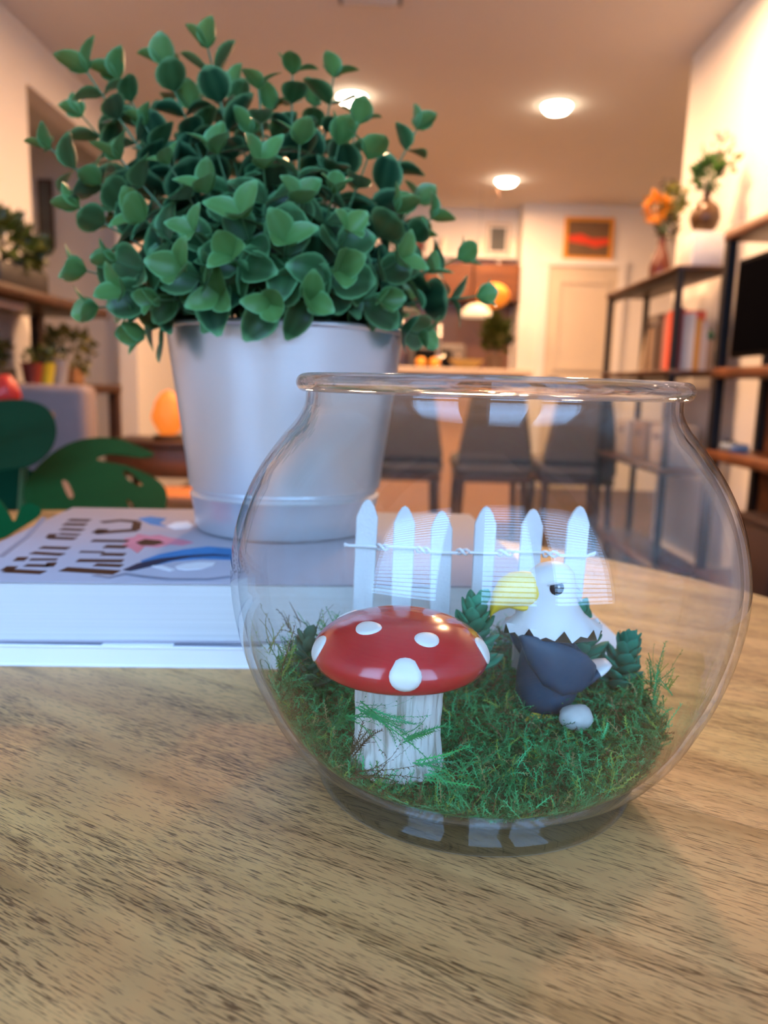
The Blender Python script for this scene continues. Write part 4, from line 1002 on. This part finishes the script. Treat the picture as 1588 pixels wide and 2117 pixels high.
for k in range(8):
    a = k * 2.4; smb.tube([(0, 0, 0), (.005 * math.cos(a), .005 * math.sin(a), .06), (.05 * math.cos(a), .03 * math.sin(a), .14), (.075 * math.cos(a), .05 * math.sin(a), .22)], .002, 5)
smb.build('stems', M['stem'], fo)
leafcloud('blossom', fo, (-.035, 0, .16), .045, .04, .06, 110, .032, ((.75, .28, .01), (.60, .22, .015)), up=.4); leafcloud('foliage', fo, (.035, 0, .19), .045, .04, .065, 110, .036, ((.12, .14, .03), (.20, .19, .04)), up=.6); leafcloud('foliage', fo, (.02, 0, .08), .04, .03, .06, 70, .035, ((.05, .045, .015), (.08, .06, .02)), up=.6); leafcloud('blossom', fo, (.005, 0, .265), .02, .02, .012, 20, .02, ((.03, .025, .03),), up=.3)
M['pinkish'] = simple('pale_card', (0.72, 0.58, 0.50), .7, var=.15, scale=10)
tag(bevel_box('leaning_card', -.003, .003, -.09, .09, 0, .15, .0008, M['pinkish'], None, 1, (1.262, 3.36, ZT + .0005), (0, rad(9), rad(-6))), 'pale pink card propped between the bottle and the white planter', 'card')

# --- media cabinet with black screen
mc_ = empty('media_shelf', (1.18, 1.55, 0), 0, 'black framed media shelf with brown boards beside the metal shelf', 'shelf')
for (a, b) in ((0, 1.24), (.17, 1.24), (0, 0), (.17, 0)): MB().box(a - .016, a + .016, b - .016, b + .016, 0, 1.40).build('post', M['blackmetal'], mc_, smooth=False)
for z, m in ((1.40, 'redwood'), (.93, 'redwood'), (.64, 'redwood'), (.20, 'darkwood')): bevel_box('shelf_board', -.02, .19, -.02, 1.26, z - .0, z + .035, .003, M[m], mc_, 1)
MB().box(.172, .185, .02, 1.22, .24, 1.39).build('back_panel', M['redwood'], mc_, smooth=False)
tv = empty('television', (1.20, 2.17, .9655), 0, 'black flat television screen on the media shelf', 'television')
bevel_box('screen_frame', -.015, .015, -.56, .56, .035, .36, .004, M['black'], tv, 1); M['screen'] = simple('dark_screen', (.003, .003, .004), .9, var=.1, spec=.0); MB().box(-.0165, -.0155, -.545, .545, .05, .345).build('screen', M['screen'], tv, smooth=False); bevel_box('stand', -.014, .07, -.2, .2, 0, .034, .004, M['black'], tv, 1)
M['bluegrey'] = simple('blue_grey_cloth', (0.22, 0.28, 0.36), .8, var=.2, scale=30)
p = aty(1500, 918, 2.72); e = empty('controller', (1.205, 2.70, .6755), 0, 'blue grey game controller lying on the media shelf', 'controller')
bevel_box('grip_body', -.02, .05, -.05, .05, 0, .03, .012, M['bluegrey'], e, 3)
for s in (-1, 1): MB().lathe([(0, 0), (.008, 0), (.006, .006), (.009, .010), (0, .011)], 12).build('thumb_stick', M['black'], e, (0, s * .025, .0302))
for k, (y, c, l) in enumerate(((2.45, (.06, .03, .02), 'dark brown'), (2.05, (.10, .05, .025), 'brown'), (1.75, (.05, .04, .05), 'charcoal'))):
    e = empty('media_box', (1.265, y, .2355), 0, '%s storage box on the lowest board of the media shelf' % l, 'box', 'boxes in the media shelf'); m = simple('box_' + l.replace(' ', '_'), c, .7, var=.2)
    bevel_box('box_body', -.07, .07, -.13, .13, 0, .22, .01, m, e); bevel_box('box_lid', -.073, .073, -.133, .133, .2202, .25, .008, m, e)

# --- shelving with plants along the left wall
LX0, LX1, LY0, LY1 = -1.68, -1.32, 2.35, 3.76
ls = empty('plant_shelving', (LX0, LY0, 0), 0, 'brown wooden shelving with plants against the left wall', 'shelf')
for (a, b) in ((.36, 0), (.36, LY1 - LY0), (.02, 0), (.02, LY1 - LY0)): MB().box(a - .022, a + .022, b - .022, b + .022, 0, .83 if b else 1.14).build('post', M['darkwood'], ls, smooth=False)
for z, y1 in ((1.14, LY1 - LY0 - .12), (.80, LY1 - LY0 + .03), (.30, LY1 - LY0 + .03)): bevel_box('shelf_board', -.0, .385, -.03, y1, z, z + .04, .004, M['darkwood'], ls, 1)
MB().box(.06, .10, 1.20, 1.26, .841, 1.139).build('support', M['darkwood'], ls, smooth=False)
M['trough'] = simple('black_trough', (0.02, 0.018, 0.018), .5)
def planter_plant(name, x, y, z, lx, ly, hh, label, tones, fr, n, size, pm_):
    e = empty(name, (x, y, z), 0, label, 'plant', 'plants on the left shelving')
    bevel_box('trough', -lx, lx, -ly, ly, 0, hh, .006, pm_, e); leafcloud('foliage', e, (0, 0, hh + fr[2] * .8), fr[0], fr[1], fr[2], n, size, tones); return e
planter_plant('trough_plant', -1.40, 2.86, 1.1805, .09, .19, .075, 'bushy olive green plant in a black trough on top of the shelving', OLIVE, (.12, .24, .095), 520, .05, M['trough'])
M['clay'] = simple('clay_pot', (0.32, 0.15, 0.06), .7)
planter_plant('trough_plant', -1.43, 3.50, .8405, .05, .05, .07, 'yellow green plant in a clay pot near the end of the shelving', ((.20, .17, .04), (.10, .10, .025)), (.10, .12, .10), 220, .045, M['clay'])
planter_plant('trough_plant', -1.52, 2.85, .8405, .06, .22, .06, 'dark green low plant in a black trough on the middle board', ((.04, .05, .012), (.06, .06, .015)), (.08, .24, .07), 360, .045, M['trough'])
M['yellowpot'] = simple('yellow_pot', (0.55, 0.46, 0.03), .5); M['redpot'] = simple('dark_red_pot', (0.22, 0.03, 0.015), .5); M['greypot'] = simple('grey_pot', (0.30, 0.29, 0.30), .6)
for px, nm, l, sc_ in ((52, 'redpot', 'dark red', 1), (82, 'yellowpot', 'yellow', 1.05), (115, 'greypot', 'grey', 1.25)):
    yv = 2.95 + (px - 52) / 63 * .22; e = empty('small_pot', (-1.345, yv, .8405), 0, '%s small pot at the edge of the plant shelving' % l, 'pot', 'small pots on the left shelving')
    MB().lathe([(0, 0), (.028 * sc_, 0), (.040 * sc_, .075 * sc_), (.043 * sc_, .08 * sc_), (.036 * sc_, .08 * sc_), (.034 * sc_, .066 * sc_), (0, .066 * sc_)], 20).build('pot_body', M[nm], e)
    leafcloud('sprout', e, (0, 0, .09 * sc_), .025, .025, .03, 30, .03, OLIVE, up=1)
# pale tube under the top board
M['paletube'] = simple('pale_tube', (0.80, 0.72, 0.64), .5)  # plain pale colour, gives no light
e = empty('shelf_tube', (-1.40, 2.86, 1.1395), 0, 'pale tube under the top board of the plant shelving', 'lamp'); MB().box(-.015, .015, -.16, .16, -.008, 0).build('lamp_base', M['white'], e, smooth=False); MB().tube([(0, -.15, -.018), (0, .15, -.018)], .010, 10).build('tube', M['paletube'], e)
# armchair like box in front of shelving, red dome
M['mauvegrey'] = simple('mauve_grey_fabric', (0.22, 0.17, 0.17), .85, var=.1, scale=30, bump=.2, bscale=400)
ac = empty('armchair', (-1.13, 2.55, 0), 0, 'mauve grey armchair standing in front of the plant shelving', 'armchair')
bevel_box('backrest', -.13, .135, .0, .13, .36, .845, .03, M['mauvegrey'], ac, 3); bevel_box('seat', -.094, .094, -.40, -.001, .22, .40, .03, M['mauvegrey'], ac, 3)
for s, x in ((-1, -.145), (1, .095)): bevel_box('armrest', x, x + .05, -.40, -.001, .22, .60, .02, M['mauvegrey'], ac, 3)
for x in (-.11, .11):
    for y in (-.36, .08): MB().lathe([(.014, 0), (.02, .219)], 10).build('leg', M['darkwood'], ac, (x, y, 0))
M['salt'] = simple('orange_salt', (0.45, 0.12, 0.03), .6, var=.2, scale=30, bump=.4, bscale=60, emit=(1.0, .22, .02), es=1.15)
M['domered'] = simple('red_dome_paint', (0.6, 0.02, 0.012), .4, var=.2)  # plain red paint, gives no light
def rock(name, parent, rx, ry, rz, m, seed, lobes):
    b = bmesh.new(); bmesh.ops.create_icosphere(b, subdivisions=4, radius=1)
    for v in b.verts:
        n_ = v.co.normalized(); k = 1 + .10 * noise.noise(n_ * 2.2 + Vector((seed, 0, 0))); t = (n_.z + 1) / 2
        ww = 1 - .32 * max(0, t - .45) * 2 * lobes; v.co = Vector((n_.x * rx * k * ww, n_.y * ry * k * ww, max(-rz * .92, n_.z * rz * k)))
    for f in b.faces: f.smooth = True
    me = bpy.data.meshes.new(name); b.to_mesh(me); b.free(); me.materials.append(m); return mkobj(name, me, parent)
sT = empty('side_table', (-1.0, 3.42, 0), 0, 'small brown side table holding the glowing salt lamp', 'table')
bevel_box('table_top', -.20, .24, -.2, .2, .585, .61, .004, M['darkwood'], sT, 1); bevel_box('drawer_front', -.18, .22, -.19, -.17, .46, .584, .003, M['redwood'], sT, 1)
for x in (-.17, .21):
    for y in (-.16, .17): MB().box(x - .016, x + .016, y - .016, y + .016, 0, .5845).build('leg', M['darkwood'], sT, smooth=False)
p = aty(347, 860, 3.4)
sl = empty('salt_lamp', (p.x, 3.40, .6105), 0, 'glowing orange salt lamp on the brown side table', 'lamp')
MB().lathe([(0, 0), (.062, 0), (.066, .008), (.062, .02), (0, .02)], 24).build('lamp_base', M['darkwood'], sl); r_ = rock('salt_rock', sl, .070, .06, .10, M['salt'], 3.1, .5); r_.location = (0, 0, .113)
M['terra'] = simple('orange_wood_box', (0.50, 0.17, 0.05), .5, var=.15)
e = empty('low_bench', (-.86, 3.0, 0), 0, 'low orange brown bench in front of the side table', 'bench'); bevel_box('bench_seat', -.30, .30, -.13, .13, .40, .44, .01, M['terra'], e)
for x in (-.25, .25):
    for y in (-.09, .09): MB().tube([(x, y, .3995), (x * 1.08, y, 0)], .014, 8).build('leg', M['darkwood'], e)
sd = empty('accent_stand', (-.90, 1.86, 0), 0, 'small dark round stand under the red dome ornament', 'stand'); MB().lathe([(0, .765), (.09, .765), (.095, .775), (.09, .785), (0, .785)], 28).build('stand_top', M['darkwood'], sd); MB().lathe([(.10, 0), (.10, .015), (.02, .03), (.014, .764)], 20).build('stand_pole', M['darkwood'], sd)
rl = empty('red_dome', (-.915, 1.86, .7855), 0, 'small red dome ornament on a dark stand among the leaves', 'ornament'); MB().lathe([(0, 0), (.034, 0), (.034, .006), (0, .006)], 20).build('dome_base', M['darkwood'], rl); r_ = rock('dome_body', rl, .036, .034, .042, M['domered'], 7.7, .6); r_.location = (0, 0, .045)

# dark narrow picture in the hall
framed_e = empty('hall_picture', (-2.40, 5.598, 1.75), 0, 'tall narrow dark picture hanging in the hall', 'picture'); MB().box(-.05, .05, -.02, 0, 0, .46).build('frame', M['darkwood'], framed_e, smooth=False); MB().box(-.038, .038, -.022, -.0201, .015, .445).build('picture_print', M['greyprint'], framed_e, smooth=False)

# ------------------------------------------------------------------ split leaf plant beside the table
M['monst'] = simple('split_leaf_green', (0.003, 0.062, 0.016), .7, var=.3, scale=14, spec=.04)
M['monst2'] = simple('split_leaf_deep', (0.002, 0.036, 0.016), .7, var=.3, scale=14, spec=.04)
mp = empty('split_leaf_plant', (-.52, .98, 0), 0, 'large split leaf plant growing in a pot beside the table', 'plant')
MB().lathe([(0, 0), (.11, 0), (.14, .24), (.15, .26), (.13, .26), (.125, .22), (0, .22)], 36).build('pot', M['greypot'], mp)
def big_leaf(pts_px, holes_px, Y0, m, bow=.02, tilt=0.0):
    """outline and holes read off the photograph on the plane at distance Y0, bowed so the blade is not flat"""
    cx_ = sum(p[0] for p in pts_px) / len(pts_px); cy_ = sum(p[1] for p in pts_px) / len(pts_px)
    b = bmesh.new(); edges = []
    for loop in [pts_px] + holes_px:
        Pn = [Vector((p[0], p[1], 0)) for p in loop]; sm = []
        for i in range(len(Pn)):
            p0, p1, p2, p3 = Pn[i - 1], Pn[i], Pn[(i + 1) % len(Pn)], Pn[(i + 2) % len(Pn)]
            for k in range(4):
                t = k / 4; sm.append(.5 * ((2 * p1) + (p2 - p0) * t + (2 * p0 - 5 * p1 + 4 * p2 - p3) * t * t + (3 * p1 - p0 - 3 * p2 + p3) * t ** 3))
        vs = []
        for s in sm:
            u = (s.x - cx_) / 200; v = (s.y - cy_) / 100
            vs.append(b.verts.new(aty(s.x, s.y, Y0 + bow * (u * u + v * v) + tilt * v)))
        for i in range(len(vs)): edges.append(b.edges.new((vs[i], vs[(i + 1) % len(vs)])))
    bmesh.ops.triangle_fill(b, edges=edges, use_beauty=True)
    bmesh.ops.recalc_face_normals(b, faces=b.faces)
    ext = bmesh.ops.solidify(b, geom=list(b.faces), thickness=.0012)
    for v in b.verts: v.co -= mp.location
    me = bpy.data.meshes.new('leaf'); b.to_mesh(me); b.free(); me.materials.append(m); return mkobj('leaf', me, mp)
big_leaf([(-60, 840), (-10, 828), (45, 826), (90, 838), (112, 865), (116, 900), (100, 935), (70, 958), (30, 968), (-40, 960)], [], .86, M['monst2'], .01, -.10)
big_leaf([(60, 985), (110, 935), (170, 908), (240, 906), (300, 928), (318, 940), (290, 945), (230, 938), (200, 950), (260, 962), (315, 985), (342, 1010), (344, 1040), (330, 1064), (240, 1072), (150, 1072), (80, 1064), (50, 1030)],
         [[(255, 972), (272, 978), (294, 1000), (284, 1004), (262, 988)], [(128, 992), (140, 996), (152, 1024), (144, 1030), (134, 1012)], [(262, 1032), (272, 1038), (280, 1054), (270, 1052)]], .84, M['monst'], .012, -.12)
big_leaf([(-50, 960), (20, 950), (80, 985), (110, 1030), (100, 1072), (40, 1062), (-40, 1040)], [], .92, M['monst2'], .01, -.05)
big_leaf([(-70, 1050), (-10, 1030), (14, 1052), (30, 1078), (44, 1050), (62, 1040), (84, 1050), (80, 1068), (40, 1094), (0, 1116), (-60, 1118)], [], .535, M['monst'], .004, -.01)
q = aty(-30, 1075, .537) - mp.location; MB().tube([(0, 0, .22), (q.x * .15, q.y * .12, .60), (q.x * .45, q.y * .45, .865), (q.x * .8, q.y * .85, .84), tuple(q)], [.007, .006, .005, .004, .003], 7).build('stem', M['stem'], mp)
for px, py, Y in ((50, 900, .86), (200, 1000, .845), (40, 1010, .92)):
    q = aty(px, py, Y) - mp.location; MB().tube([(0, 0, .22), (q.x * .35, q.y * .3, .45), (q.x * .8, q.y * .9 + .02, q.z - .10), (q.x, q.y + .004, q.z)], [.007, .006, .005, .003], 7).build('stem', M['stem'], mp)
